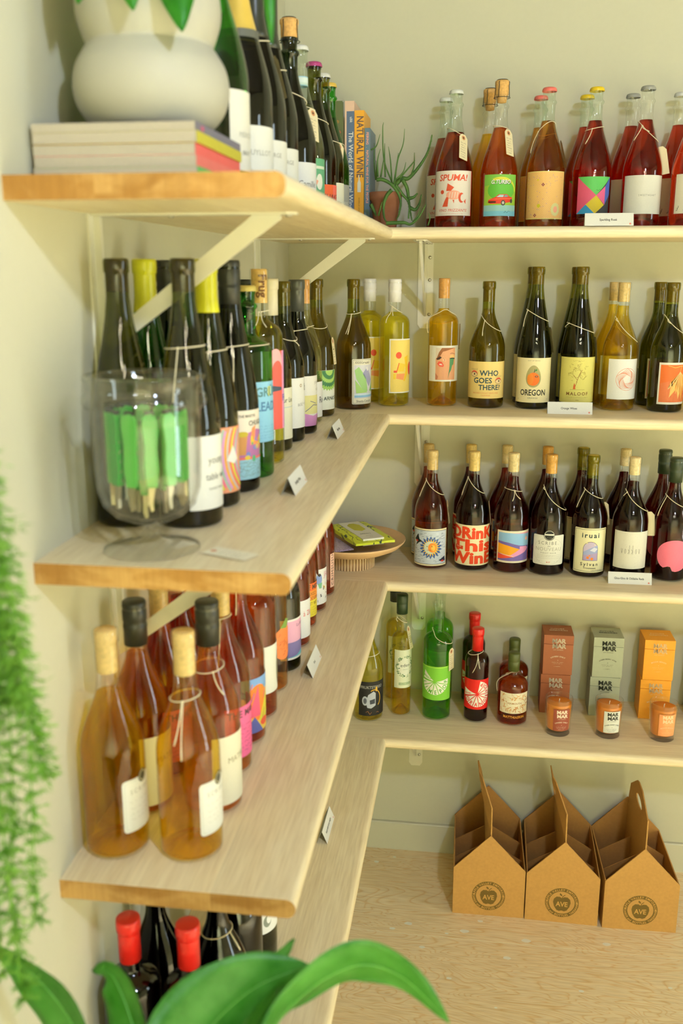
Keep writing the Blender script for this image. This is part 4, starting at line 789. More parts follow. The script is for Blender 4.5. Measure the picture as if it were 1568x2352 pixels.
# ------------------------------------------------------------------ bottles on the shelves
DKC, OLC = (120, 96, 52), (170, 138, 72)
COPPER, TAN, PALE, AMB = (214, 170, 96), (208, 176, 110), (222, 198, 140), (206, 150, 62)
G1, G2, G3 = 'sparkling wines on the top back shelf', 'orange wines on the second back shelf', 'chilled reds on the third back shelf'
G4, GL1, GL2, GL3, GL4 = 'aperitifs on the lowest back shelf', 'sparkling wines on the top left shelf', 'white wines on the second left shelf', 'rose wines on the third left shelf', 'bottles on the lowest left shelf'
def tie(z, tilt=.018, a0=170, tails=((-125, .035, 10),)): return (z, tilt, a0, list(tails))
# --- top back shelf
ch = ('champagne', .0435, .300)
bottle(.421, -.160, 1, *ch, 'pale', 'pink', .211, ('crown', (214, 216, 206)), spuma, 'red sparkling bottle with a white crown cap and a white label of a red fish', -92, .029, .126, 66, tie(.208, .012, 200, ()), [(-42, .205, 16)], G1)
bottle(.395, -.062, 1, *ch, 'pale', 'pink', .211, ('crown', (214, 216, 206)), spuma, 'white-capped sparkling bottle standing behind the red fish bottle', -92, .029, .126, 66, group=G1)
bottle(.522, -.168, 1, 'champagne', .0425, .317, 'clear', 'coral', .218, ('wire',), turbo, 'wired-cork bottle whose green label shows a red sports car', -84, .027, .116, 54, tie(.218, .004, 200, ()), [(-40, .213, 10)], G1)
bottle(.497, -.068, 1, 'champagne', .0425, .317, 'clear', 'amber', .218, ('wire',), None, 'paler wired-cork bottle standing behind the sports car bottle', group=G1)
bottle(.626, -.162, 1, *ch, 'pale', 'brown', .231, ('crown', (226, 112, 98)), lattice, 'sparkling bottle with a coral crown cap and an orange latticed label', -91, .020, .122, 66, tie(.213, .016, -60, [(-165, .045, -8)]), [(2, .190, 6)], G1)
bottle(.614, -.060, 1, *ch, 'pale', 'brown', .231, ('crown', (226, 112, 98)), lattice, 'coral-capped bottle hidden behind the orange latticed label bottle', -91, .020, .122, 66, group=G1)
bottle(.730, -.152, 1, *ch, 'pale', 'scarlet', .231, ('crown', (226, 192, 30)), tangram, 'bottle with a yellow crown cap and a label of coloured triangles', -86, .031, .110, 52, tie(.214, .004, 0, [(-112, .032, -22)]), (), G1)
bottle(.719, -.056, 1, *ch, 'pale', 'scarlet', .231, ('crown', (226, 192, 30)), tangram, 'yellow-capped bottle hidden behind the coloured triangles bottle', -86, .031, .110, 52, group=G1)
bottle(.840, -.150, 1, *ch, 'clear', 'scarlet', .231, ('crown', (150, 150, 142)), sweetheart, 'red sparkling bottle with a grey crown cap and plain off-white label', -89, .030, .112, 66, tie(.206, .022, 180, [(-118, .012, 40), (-122, .030, -30)]), [(0, .175, 0, 90)], G1)
bottle(.822, -.056, 1, *ch, 'clear', 'scarlet', .231, ('crown', (150, 150, 142)), sweetheart, 'grey-capped sparkling bottle behind the plain off-white label bottle', -89, .030, .112, 66, group=G1)
bottle(.945, -.158, 1, *ch, 'clear', 'scarlet', .231, ('crown', (206, 206, 198)), feathers, 'sparkling bottle with a grey feathered label cut by the right edge', -86, .030, .113, 60, tie(.205, .015, 160, ()), (), G1)
bottle(.928, -.058, 1, *ch, 'clear', 'scarlet', .231, ('crown', (206, 206, 198)), feathers, 'silver-capped bottle behind the grey feathered label bottle', -86, .030, .113, 60, group=G1)
# --- second back shelf
bottle(.195, -.208, 2, 'burgundy', .0418, .301, 'olive', 'amber', .212, ('cork', OLC, .045), leafpanel, 'olive glass bottle with a watercolour label of a big green leaf', -29, .013, .119, 58, tie(.224, .003, 60, [(-100, .045, -14), (-97, .046, -8)]), (), G2)
bd = ('bordeaux', .0372, .300)
bottle(.287, -.146, 2, *bd, 'clear', 'yellow', .224, ('cap', (226, 222, 212), .053), reddot, 'white-capped clear bottle with a yellow label and red dot', -34, .033, .162, 69, tie(.232, .010, 190, [(-112, .038, -6), (-104, .020, 10)]), (), G2)
bottle(.219, -.075, 2, *bd, 'clear', 'yellow', .224, ('cap', (226, 222, 212), .053), reddot, 'white-capped clear bottle half hidden behind the olive leaf-label bottle', -34, .033, .162, 69, group=G2)
bottle(.404, -.131, 2, 'bordeaux', .0362, .303, 'clear', 'amber', .232, ('cork', (206, 146, 70), .047), portrait, 'clear bottle of orange wine with a portrait label and green tear', -75, .061, .146, 74, tie(.212, .018, -70, [(-168, .035, 4)]), [(6, .196, 0)], G2)
bottle(.510, -.142, 2, 'burgundy', .0425, .296, 'olive', 'orange', .232, ('cork', OLC, .047), whogoes, 'olive bottle with a yellow label of hand-drawn eyes and blue capitals', -91, .024, .111, 80, tie(.200, .020, 175, [(-112, .035, 2)]), [(-2, .172, 4)], G2)
fl_ = ('flute', .0405, .329)
bottle(.622, -.144, 2, *fl_, 'olive', 'dim', .255, ('cork', OLC, .04), orangeegg, 'tall dark bottle whose cream label shows an orange in an egg', -93, .016, .121, 75, tie(.218, .014, 180, [(-150, .038, -6)]), [(12, .19, 0)], G2)
bottle(.617, -.055, 2, *fl_, 'olive', 'dim', .255, ('cork', OLC, .04), orangeegg, 'tall dark bottle standing behind the orange-in-an-egg bottle', -93, .016, .121, 75, group=G2)
bottle(.723, -.146, 2, *fl_, 'olive', 'dim', .255, ('cork', OLC, .04), drawntree, 'tall dark bottle with a yellow-green label of a drawn tree', -90, .018, .124, 72, tie(.190, .012, 185, [(-150, .010, -30)]), [(10, .168, 0)], G2)
bottle(.722, -.055, 2, *fl_, 'olive', 'dim', .255, ('cork', OLC, .04), drawntree, 'tall dark bottle standing behind the drawn-tree label bottle', -90, .018, .124, 72, group=G2)
bu = ('burgundy', .0398, .294)
bottle(.819, -.149, 2, *bu, 'clear', 'orange', .241, ('cork', TAN, .044), swirlpoly, 'clear orange wine bottle, white label with a spiral of pentagons', -68, .028, .121, 66, tie(.187, .030, 185, [(-140, .006, 20)]), [(-6, .158, 3)], G2)
bottle(.811, -.055, 2, *bu, 'clear', 'orange', .241, ('cork', TAN, .044), swirlpoly, 'clear orange wine bottle behind the spiral label bottle', -68, .028, .121, 66, group=G2)
bottle(.927, -.156, 2, *bu, 'olive', 'dim', .245, ('cork', OLC, .044), orangeleaf, 'dark bottle with a white-framed orange label of golden leaves', -62, .019, .115, 64, tie(.200, .022, 180, [(-120, .008, 20)]), (), G2)
bottle(.917, -.055, 2, *bu, 'olive', 'dim', .245, ('cork', OLC, .044), orangeleaf, 'dark bottle standing behind the golden leaves label bottle', -62, .019, .115, 64, group=G2)
bottle(1.030, -.150, 2, *bu, 'clear', 'amber', .240, ('cork', TAN, .044), None, 'amber bottle cut off by the right edge on the second back shelf', group=G2)
# --- third back shelf
b3 = ('burgundy', .0425, .296)
for x, y, x2, y2, wn, gl, cl, art, ang, q0, q1, hf, st, tg, nm in (
    (.387, -.153, .373, -.063, 'copper', 'clear', ('cork', TAN, .048), sunmoon, -93, .010, .105, 68, tie(.205, .020, 180, [(-150, .042, -8)]), [(-4, .172, 3)], 'blue sun-and-moon label'),
    (.490, -.152, .481, -.056, 'deep', 'clear', ('cork', (222, 190, 110), .048), drinkthis, -91, .015, .118, 82, tie(.212, .020, 178, [(-165, .045, 0)]), [(-4, .172, 3)], 'bold red lettering label'),
    (.585, -.159, .572, -.056, 'red', 'clear', ('cork', PALE, .046), dunes, -75, .028, .109, 66, tie(.205, .004, 200, [(-82, .024, -10), (-78, .020, 26)]), (), 'violet and orange dunes label'),
    (.675, -.167, .673, -.060, 'deep', 'clear', ('cork', AMB, .046), nouveau, -90, .029, .112, 56, tie(.190, .030, 180, [(-150, .005, 20)]), [(-6, .155, 3)], 'grey-white crest label'),
    (.773, -.164, .760, -.064, 'red', 'olive', ('cork', (190, 170, 70), .048), arch, -88, .013, .124, 58, tie(.203, .012, 178, [(-150, .044, -8)]), [(28, .176, 0, 80)], 'cream arched-window label'),
    (.868, -.176, .863, -.066, 'deep', 'clear', ('cork', (226, 204, 150), .042), tallscript, -90, .030, .122, 62, tie(.192, .026, 180, [(-142, .010, -20)]), [(-4, .164, 0, 85)], 'grey label of tall thin letters'),
    (.965, -.173, .957, -.072, 'deep', 'clear', ('cap', (44, 56, 34), .058), pinkblob, -84, .022, .105, 62, tie(.192, .016, 178, [(-150, .048, -6)]), (), 'pink blob label')):
    bottle(x, y, 3, *b3, gl, wn, .236, cl, art, 'red wine bottle with a %s on the third back shelf' % nm, ang, q0, q1, hf, st, tg, G3)
    bottle(x2, y2, 3, *b3, gl, wn, .236, cl, art, 'red wine bottle standing behind the %s bottle' % nm, ang, q0, q1, hf, group=G3)
# --- lowest back shelf
bottle(.234, -.183, 4, 'burgundy', .0384, .290, 'clear', 'cloud', .215, ('crown', (200, 190, 90)), frukt, 'cloudy cider bottle with a black label, partly behind the left shelf', -55, .018, .113, 68, tie(.178, .003, 0, ()), (), G4)
sl = ('slim', .0262, .331)
bottle(.317, -.148, 4, *sl, 'clear', 'honey', .226, ('stopper', (36, 56, 30), .052), eden, 'slim amber bottle with a pale green wreath label and dark cap', -62, .080, .186, 66, tie(.262, .008, 180, [(-150, .01, 10)]), [(-12, .245, 6)], G4)
bottle(.292, -.055, 4, *sl, 'clear', 'honey', .226, ('stopper', (36, 40, 30), .052), eden, 'slim amber bottle standing behind the wreath label bottle', -62, .080, .186, 66, group=G4)
bl = ('bordeaux', .0371, .317)
bottle(.411, -.152, 4, *bl, 'pale', 'lime', .250, ('none',), limepop, 'green aperitif bottle with a lime slice lettering label', -95, .058, .151, 74, tie(.226, .018, 178, ()), [(-28, .197, -4)], G4)
bottle(.412, -.050, 4, *bl, 'pale', 'lime', .250, ('none',), limepop, 'green aperitif bottle standing behind the lime slice bottle', -95, .058, .151, 74, group=G4)
hb = ('half', .0311, .250)
bottle(.514, -.156, 4, *hb, 'clear', 'deep', .185, ('foil', (206, 34, 26), .058), bloodorange, 'small bottle with a red capsule and red orange-slice label', -91, .038, .121, 76, tie(.186, .004, 0, [(-86, .034, 8), (-88, .046, -22)]), (), G4)
bottle(.505, -.045, 4, *hb, 'clear', 'deep', .185, ('foil', (206, 34, 26), .058), bloodorange, 'red-capped small bottle behind the orange-slice label bottle', -91, .038, .121, 76, group=G4)
sb = ('stubby', .0392, .189)
bottle(.608, -.155, 4, *sb, 'clear', 'tawny', .125, ('stopper', (74, 82, 34), .048), vermouth, 'stubby amber-brown bottle with a golden patterned label', -84, .036, .092, 60, tie(.133, .010, -60, [(-172, .045, 6)]), (), G4, [(printed_name, -84, .020, .034, 62)])
bottle(.613, -.058, 4, *sb, 'clear', 'tawny', .125, ('stopper', (74, 82, 34), .048), vermouth, 'stubby amber-brown bottle behind the golden label bottle', -84, .036, .092, 60, group=G4)
# --- top left shelf (front to back)
bottle(.140, -1.205, 1, 'champagne', .046, .345, 'green', 'water', .24, ('foil', (214, 206, 176), .085), lab_merc, 'green sparkling bottle with a white foil neck beside the white vase', 12, .030, .125, 62, group=GL1)
bottle(.147, -1.090, 1, 'champagne', .045, .340, 'black', 'dim', .24, ('foil', (206, 176, 80), .125), lab_guy, 'dark sparkling bottle with a gold foil neck', -18, .022, .098, 62, group=GL1, extra=[(band_dark, -40, .205, .222, 150)])
bottle(.147, -.990, 1, 'champagne', .045, .335, 'black', 'dim', .24, ('foil', (44, 48, 38), .10), lab_lel, 'black-foiled dark bottle with string, next after the gold-necked one', -18, .022, .092, 62, tie(.232, .004, 90, ()), [(35, .215, 0)], GL1)
bottle(.148, -.895, 1, 'champagne', .044, .330, 'black', 'dim', .24, ('foil', (50, 54, 42), .09), lab_lel, 'dark bottle with string before the cork-stoppered one on the top left shelf', -18, .022, .092, 62, tie(.210, .004, 90, [(40, .01, 20)]), (), GL1)
bottle(.150, -.735, 1, 'champagne', .0445, .322, 'black', 'dim', .24, ('wire',), lab_cam, 'dark sparkling bottle with a bare orange cork and a script label', -16, .015, .088, 62, tie(.205, .010, 180, [(20, .01, 30)]), [(-150, .188, 0)], GL1)
bottle(.052, -.770, 1, 'champagne', .0445, .322, 'black', 'dim', .24, ('wire',), None, 'cork-stoppered dark bottle by the wall in the rear row', group=GL1)
bottle(.150, -.634, 1, *ch, 'pale', 'straw', .20, ('crown', (214, 214, 204)), lab_green, 'pale glass bottle with white crown cap and green swirl label', -14, .016, .106, 62, tie(.198, .006, 180, ()), [(-30, .192, 14)], GL1, [(band_blue, -40, .232, .248, 150)])
bottle(.152, -.493, 1, *ch, 'dark', 'dim', .23, ('crown', (170, 62, 120)), lab_shake, 'dark bottle with a magenta crown cap and an orange label', -16, .012, .072, 62, tie(.196, .008, 200, ()), (), GL1)
bottle(.152, -.383, 1, *ch, 'olive', 'dim', .23, ('crown', (206, 206, 196)), lab_small, 'olive bottle with a white crown cap and a pale label', -10, .015, .085, 58, tie(.170, .006, 200, ()), (), GL1)
bottle(.150, -.280, 1, *ch, 'green', 'dark', .23, ('crown', (214, 180, 80)), lab_grey, 'green bottle with a gold crown cap in front of the upright books', -10, .02, .09, 58, tie(.180, .006, 200, ()), [(-42, .176, 14)], GL1)
# --- second left shelf
f2 = ('flute', .0405, .333)
bottle(.124, -1.314, 2, *f2, 'dark', 'dark', .25, ('cork', DKC, .04), lab_script, 'olive bottle with a bare neck, second behind the glass jar', -16, .024, .118, 60, tie(.226, .002, 0, [(-95, .075, -6)]), (), GL2)
bottle(.0415, -1.320, 2, *f2, 'dark', 'straw', .25, ('cork', DKC, .04), None, 'olive bottle with a bare neck next to the wall behind the jar', group=GL2)
f3 = ('flute', .0385, .332)
F3 = .262
bottle(.123, -1.209, 2, *f3, 'olive', 'dim', F3, ('foil', (196, 196, 30), .068), lab_rainbow, 'bottle with a lime yellow capsule and a rainbow striped label', -14, .021, .112, 62, tie(.212, .003, 0, [(-75, .05, -4)]), (), GL2)
bottle(.040, -1.213, 2, *f3, 'green', 'dim', F3, ('foil', (196, 196, 30), .068), None, 'bottle with a lime yellow capsule standing against the left wall', group=GL2)
bottle(.130, -1.112, 2, *f3, 'black', 'dim', F3, ('cap', (40, 42, 38), .066), lab_cartoon, 'black screw-capped bottle with a crowded cartoon label', -14, .020, .122, 62, tie(.212, .003, 0, [(-70, .055, -3)]), (), GL2)
bottle(.044, -1.128, 2, *f3, 'black', 'dim', F3, ('cap', (40, 42, 38), .066), None, 'black screw-capped bottle in the rear row by the wall', group=GL2)
gn = ('bordeaux', .0388, .296)
bottle(.130, -1.011, 2, *gn, 'green', 'water', .22, ('crown', (206, 190, 110)), lab_blue, 'emerald green bottle with a gold crown cap and blue label', -14, .058, .152, 62, tie(.206, .002, 0, ()), (), GL2)
bottle(.040, -.991, 2, *gn, 'green', 'water', .22, ('crown', (206, 190, 110)), None, 'emerald green bottle with a gold crown cap beside the wall', group=GL2)
bottle(.126, -.900, 2, 'bordeaux', .0378, .322, 'clear', 'yellow', .245, ('cork', (226, 186, 110), .055), lab_pop, 'clear bottle of golden wine with a pink and violet label', -14, .060, .190, 62, tie(.252, .003, 0, [(-85, .026, -10), (-70, .024, 12)]), (), GL2, [(cork_word, -62, .262, .318, 75)])
bottle(.117, -.780, 2, 'burgundy', .0378, .304, 'olive', 'dark', .24, ('foil', (222, 214, 186), .062), lab_sur, 'olive bottle with a cream capsule and cream label', -12, .022, .115, 62, group=GL2)
bottle(.040, -.640, 2, 'burgundy', .0378, .302, 'black', 'dim', .24, ('cap', (40, 42, 38), .06), None, 'dark capped bottle in the rear row behind the cream-capsuled one', group=GL2)
bottle(.121, -.678, 2, 'burgundy', .0388, .300, 'dark', 'dim', .24, ('cork', TAN, .045), lab_job, 'dark green bottle with a white label of scattered letters', -12, .027, .122, 62, tie(.203, .012, 150, [(-30, .01, 20)]), (), GL2)
bottle(.129, -.580, 2, 'burgundy', .0388, .301, 'black', 'dim', .24, ('foil', (70, 72, 66), .06), lab_map, 'dark bottle with a grey capsule and a yellow and lilac map label', -10, .016, .116, 62, tie(.204, .003, 0, [(-95, .018, -10)]), (), GL2)
bottle(.117, -.438, 2, 'burgundy', .0388, .302, 'clear', 'straw', .238, ('cork', (206, 150, 84), .05), lab_re, 'clear bottle of pale wine with an orange-brown cork', -8, .012, .088, 62, tie(.200, .006, 0, [(-100, .015, 12)]), (), GL2)
bottle(.128, -.339, 2, 'burgundy', .0400, .302, 'olive', 'orange', .24, ('cork', OLC, .045), lab_arn, 'olive bottle with a label of green sawtooth rings', -22, .016, .104, 62, tie(.205, .010, 120, ()), [(-4, .175, 0)], GL2)
# --- third left shelf
b5 = ('burgundy', .0404, .298)
cr, sc, bk = ('cork', TAN, .056), ('cap', (36, 38, 34), .060), 0
bottle(.044, -1.432, 3, *b5, 'clear', 'rose', .215, cr, lab_rosecrest, 'corked bottle of orange rose wine against the wall, nearest the camera', -14, .036, .108, 42, group=GL3)
bottle(.141, -1.425, 3, *b5, 'clear', 'rose', .218, cr, lab_rosecrest, 'corked bottle of orange rose wine at the near front corner', -14, .036, .108, 42, tie(.212, .003, 0, [(-88, .05, -10), (-84, .068, 0)]), (), GL3)
bottle(.140, -1.317, 3, *b5, 'clear', 'salmon', .225, sc, lab_m, 'black screw-capped rose bottle, front row, cream label', -12, .015, .116, 62, tie(.206, .003, 60, [(-60, .03, 20)]), (), GL3)
bottle(.044, -1.330, 3, *b5, 'clear', 'salmon', .225, sc, lab_m, 'black screw-capped rose bottle standing against the left wall', -12, .015, .116, 62, group=GL3)
bottle(.130, -1.214, 3, *b5, 'clear', 'salmon', .235, cr, lab_pinkm, 'corked rose bottle with a hot pink label', -12, .027, .108, 62, tie(.238, .003, 0, [(-80, .07, -6)]), (), GL3)
bottle(.044, -1.232, 3, *b5, 'clear', 'coral', .235, cr, lab_pinkm, 'corked red-tinted bottle against the wall, third in the rear row', -12, .027, .108, 62, group=GL3)
bottle(.131, -1.120, 3, *b5, 'clear', 'coral', .262, ('cap', (206, 206, 196), .03), lab_tropic, 'rose bottle with a bright tropical painting on its label', -12, .021, .112, 62, tie(.262, .002, 0, [(-80, .05, -4)]), (), GL3)
bottle(.044, -1.140, 3, *b5, 'clear', 'scarlet', .24, ('cap', (206, 206, 196), .04), None, 'scarlet rose bottle in the rear row, fourth from the near end', group=GL3)
bottle(.132, -1.030, 3, 'bordeaux', .0395, .298, 'clear', 'coral', .23, ('cap', (206, 206, 196), .05), lab_oyster, 'round-shouldered rose bottle whose white label shows an oyster', -14, .045, .128, 62, group=GL3)
bottle(.044, -1.060, 3, 'bordeaux', .0395, .298, 'clear', 'scarlet', .23, ('cap', (206, 206, 196), .05), None, 'scarlet bottle in the rear row behind the oyster label bottle', group=GL3)
bottle(.131, -.927, 3, 'bordeaux', .0388, .298, 'clear', 'salmon', .23, ('cap', (206, 206, 196), .05), lab_fruit, 'rose bottle with an orange fruit printed on the glass', -14, .058, .135, 62, tie(.212, .004, 0, [(-60, .03, 10)]), (), GL3)
bottle(.137, -.833, 3, 'burgundy', .0388, .298, 'dark', 'dim', .24, ('cork', TAN, .045), lab_lav, 'dark green bottle with a pink and lavender landscape label', -16, .024, .103, 62, tie(.20, .01, 60, [(-50, .02, 10)]), (), GL3)
bottle(.135, -.717, 3, 'burgundy', .0388, .298, 'clear', 'pink', .24, ('cork', TAN, .045), lab_az, 'light red bottle with a white label of small red letters', -16, .020, .098, 62, group=GL3)
bottle(.131, -.612, 3, 'burgundy', .0388, .298, 'clear', 'coral', .24, ('cork', TAN, .045), lab_modern, 'light red bottle with a label fading from orange to yellow', -16, .025, .098, 62, tie(.19, .012, 60, ()), [(20, .165, 0)], GL3)
bottle(.136, -.511, 3, 'burgundy', .0388, .298, 'clear', 'pink', .24, ('cork', TAN, .045), lab_comic, 'light red bottle with a white label of tiny comic figures', -18, .018, .098, 62, group=GL3)
bottle(.139, -.404, 3, 'burgundy', .0388, .298, 'clear', 'pink', .24, ('cork', TAN, .045), lab_strip, 'light red bottle with a narrow pale pink vertical strip label', -22, .020, .100, 13, tie(.19, .012, 60, ()), [(10, .165, 0)], GL3)
# --- lowest left shelf
for x, lb in ((.050, 'dark bottle with a red capsule nearest the left wall'), (.132, 'dark bottle with a red capsule, outer one above the green leaves')):
    bottle(x, -1.432, 4, 'bordeaux', .0385, .302, 'black', 'deep', .22, ('foil', (206, 30, 22), .062), None, lb, group=GL4)
bottle(.138, -1.315, 4, 'burgundy', .0430, .300, 'black', 'deep', .24, ('cork', TAN, .045), None, 'big black bottle with string behind the outer red capsule', -14, .02, .1, 60, tie(.205, .003, 0, [(-20, .03, 10)]), (), GL4)
bottle(.046, -1.318, 4, 'burgundy', .0430, .300, 'black', 'deep', .24, ('cork', TAN, .045), None, 'big black bottle between the two red capsules', group=GL4)
bottle(.138, -1.210, 4, 'burgundy', .0410, .300, 'black', 'deep', .24, ('cork', TAN, .045), None, 'black bottle with dangling string ends under the third left shelf', -14, .02, .1, 60, tie(.215, .003, 0, [(-60, .03, 20), (-40, .025, 30)]), (), GL4)
bottle(.140, -1.105, 4, 'burgundy', .0400, .298, 'dark', 'dim', .24, ('cork', TAN, .045), lab_collage, 'dark olive bottle whose collage label has orange and teal scraps', -24, .06, .15, 60, tie(.225, .003, 0, [(-70, .03, 10)]), (), GL4)
# ------------------------------------------------------------------ tent cards and the loose tag
def card(loc, rz, label, text, wid=.101, hgt=.027, size=6.6):
    t = thing('tent_card', label, 'sign card', loc, rz, 'white shelf cards'); d = .011
    A = Art(); A.rect(-wid * 500, 0, wid * 1000, hgt * 1000, (230, 228, 216), 0)
    if text: A.t(text, -2, hgt * 400, size, (84, 82, 76), 1, .92, L=1)
    A.ell(wid * 430, 4.2, 1.9, 1.9, (224, 110, 84), 1, 10); A.ell(wid * 430, 4.2, .8, .8, (230, 170, 150), 2, 8)
    L_ = math.hypot(d, .026); k = hgt / L_
    obj('printed_face', A.mesh('printed_face', lambda x, y, l: (x, -d + d * (y / hgt) - l - .0002, .0262 * (y / hgt) + l * .3)), t)
    bm = bmesh.new()
    for s in (-1, 1):
        v = [bm.verts.new(p) for p in ((-wid / 2, s * d, 0), (wid / 2, s * d, 0), (wid / 2, 0, .0265), (-wid / 2, 0, .0265))]; bm.faces.new(v)
    bmesh.ops.solidify(bm, geom=bm.faces[:], thickness=.0004); obj('folded_card', bm, t, plain('card_stock', (228, 226, 214), .7, var=.01)); return t
card((.755, -.298, Z[0]), 0, 'white card reading Sparkling Rose in front of the top shelf bottles', 'Sparkling Rosé')
card((.702, -.240, Z[1]), 0, 'white card reading Orange Wines on the second back shelf', 'Orange Wines')
card((.866, -.233, Z[2]), 0, 'white card reading Glou-Glou and Chillable Reds on the third back shelf', 'Glou-Glou & Chillable Reds')
card((.211, -.612, Z[1]), R_(90), 'white card on the second left shelf, the one farther back', 'White Wines')
card((.219, -1.100, Z[1]), R_(90), 'white card on the second left shelf, the one nearer the jar', 'Sparkling Whites')
card((.197, -.835, Z[2]), R_(90), 'white card on the third left shelf beside the rose bottles', 'Rosé')
card((.205, -.724, Z[3]), R_(90), 'white card on the lowest left shelf below the shelf edge', 'Reds with more weight')
A = Art(); A.rect(-15, -31, 30, 62, (240, 232, 204), 1); A.ell(0, 24, 4, 4, (222, 150, 100), 2, 12)
for k in range(6): A.scrib(-10, 10, 10 - 6 * k, 2.4, (150, 146, 120), 2, k, .5)
tg = obj('paper_tag', A.mesh('paper_tag', lambda x, y, l: (x, y, l + .0012 + .10 * max(0, y) ** 2)), None, None, (.211, -1.454, Z[1]), (0, 0, R_(68))); tag(tg, 'loose cream paper tag lying on the shelf beside the glass jar', 'tag')
# ------------------------------------------------------------------ books
def book(loc, rz, dx, dy, h, col, label, spine=None, cover=None, group=None, page=(226, 214, 186), flat=False):
    """upright: dx thickness (spine faces -y), dy depth, h height"""
    t = thing('book', label, 'book', loc, rz, group); m = plain('cover_%d_%d_%d' % col, col, .45, var=.03); c = .0016
    bm = bmesh.new(); box(bm, -dx / 2, -dx / 2 + c, 0, dy, 0, h); box(bm, dx / 2 - c, dx / 2, 0, dy, 0, h); box(bm, -dx / 2 + c, dx / 2 - c, 0, c, 0, h); obj('cover', bm, t, m)
    obj('pages', bbox(-dx / 2 + c, dx / 2 - c, c, dy - .004, .002, h - .002), t, plain('pages_%d' % page[0], page, .8, var=.06, scale=300))
    if spine:
        A = Art(); spine(A, dx * 1000, h * 1000); obj('spine_print', A.mesh('spine_print', lambda x, y, l: (x, -.0002 - l, y)), t)
    if cover:
        A = Art(); cover(A, dy * 1000, h * 1000); obj('cover_print', A.mesh('cover_print', lambda x, y, l: (-dx / 2 - .0002 - l, dy / 2 - x, y)), t)
    return t
def sp_world(A, w, h): A.rect(-w / 2, 0, w, h, (226, 190, 164), 0); A.rect(-w / 2 + 4, 0, w - 4, h - 22, (90, 108, 136), 1); A.t('ubk', 1, h - 34, 9, (206, 206, 206), 1, .9, 0, -90, al='L'); A.t('The World of Natural Wine', -1.5, h - 66, 14.5, (216, 216, 210), 1, 1.0, 0, -90, al='L')
def sp_nat(A, w, h):
    A.rect(-w / 2, 0, w, h, (234, 168, 52), 0); A.t('NATURAL WINE', -5.5, h - 12, 22, (110, 88, 76), 1, .82, 0, -90, al='L'); A.poly([(-4, h - 178), (4, h - 178), (4, h - 158), (1.3, h - 150), (1.3, h - 138), (-1.3, h - 138), (-1.3, h - 150), (-4, h - 158)], (226, 222, 206), 1); A.t('ISABELLE LEGERON MW', -1.5, h - 190, 5, (150, 110, 50), 0, 1, 0, -90, al='L')
def sp_blue(A, w, h): A.rect(-w / 2, 0, w, h, (98, 122, 140), 0); A.t('FEIRING  .  NATURAL WINE FOR THE PEOPLE', -2.3, h - 9, 7.6, (232, 160, 140), 1, 1.0, 0, -90, al='L')
def cv_photo(A, w, h):
    A.rect(-w / 2, 0, w, h, (96, 104, 66), 0); rd = random.Random(17)
    for k in range(60): A.ell(rd.uniform(-w / 2 + 8, w / 2 - 8), rd.uniform(h * .45, h - 8), rd.uniform(2, 8), rd.uniform(2, 8), rd.choice(((130, 140, 80), (150, 120, 60), (196, 170, 70), (70, 84, 50), (170, 96, 70))), 1, 8)
    A.rect(-w / 2, 0, w, h * .42, (140, 138, 126), 2)
    for txt, y in (('BIG', .31), ('TASTE', .2)): A.t(txt, 8, h * y, 30, (236, 130, 110), 1, .8, L=3)
    A.t('2024', 24, h * .1, 12, (214, 206, 60), 1, L=3)
gb = 'upright books by the corner of the top left shelf'
t = thing('book', 'upright book with a photo cover and coral letters facing out', 'book', (.108, -.175, Z[0]), 0, gb)
obj('cover', bbox(-.056, .056, 0, .0016, 0, .282), t, plain('cover_photo', (96, 104, 66), .45)); obj('pages', bbox(-.054, .054, .0016, .016, .002, .279), t, plain('pages_226', (226, 214, 186), .8, var=.06, scale=300)); obj('back_cover', bbox(-.056, .056, .016, .0176, 0, .282), t, plain('cover_photo', (96, 104, 66), .45))
A = Art(); cv_photo(A, 112, 282); obj('cover_print', A.mesh('cover_print', lambda x, y, l: (x, -.0002 - l, y)), t)
book((.1790, -.165, Z[0]), 0, .0215, .13, .283, (226, 190, 164), 'upright book with a slate blue spine and pale pink edge', sp_world, None, gb)
book((.2015, -.163, Z[0]), 0, .0222, .13, .263, (234, 168, 52), 'upright book with an orange spine reading NATURAL WINE', sp_nat, None, gb)
book((.2200, -.162, Z[0]), 0, .0125, .12, .225, (98, 122, 140), 'thin upright book with a grey-blue spine and pink lettering', sp_blue, None, gb)
z = Z[0]
for k, (hh, col, lb) in enumerate(((.0122, (96, 190, 100), 'green-spined book at the bottom of the stack under the vase'), (.0120, (240, 122, 112), 'lower of the two coral-spined books under the vase'), (.0118, (240, 104, 98), 'upper of the two coral-spined books under the vase'), (.0118, (206, 194, 58), 'yellow-spined book near the top of the stack'), (.0094, (120, 116, 130), 'grey-violet book lying on top of the stack under the vase'))):
    t = thing('book', lb, 'book', (0, 0, z), 0, 'stack of books under the white vase'); x0, x1, y0, y1 = .006 + .001 * (k % 2), .188 - .0012 * (k % 3), -1.452 + .001 * (k % 3), -1.258; c = .0005
    bm = bmesh.new(); box(bm, x0, x1, y0, y1, 0, c); box(bm, x0, x1, y0, y1, hh - c, hh); box(bm, x1 - c, x1, y0, y1, c, hh - c); obj('cover', bm, t, plain('cover_%d_%d_%d' % col, col, .45, var=.03))
    obj('pages', bbox(x0 - .0003, x1 - c - .0005, y0 - .0006, y1 - .002, .0003, hh - .0003), t, plain('pages_176', (178, 168, 148), .85, var=.05, scale=400))
    if k == 4:
        A = Art(); A.ell(-60, 4.4, 5, 2.6, (214, 96, 130), 1, 12); obj('spine_print', A.mesh('spine_print', lambda a, b, l: (x1 + .0002 + l, -1.355 + a * 1.2, b)), t)
    z += hh
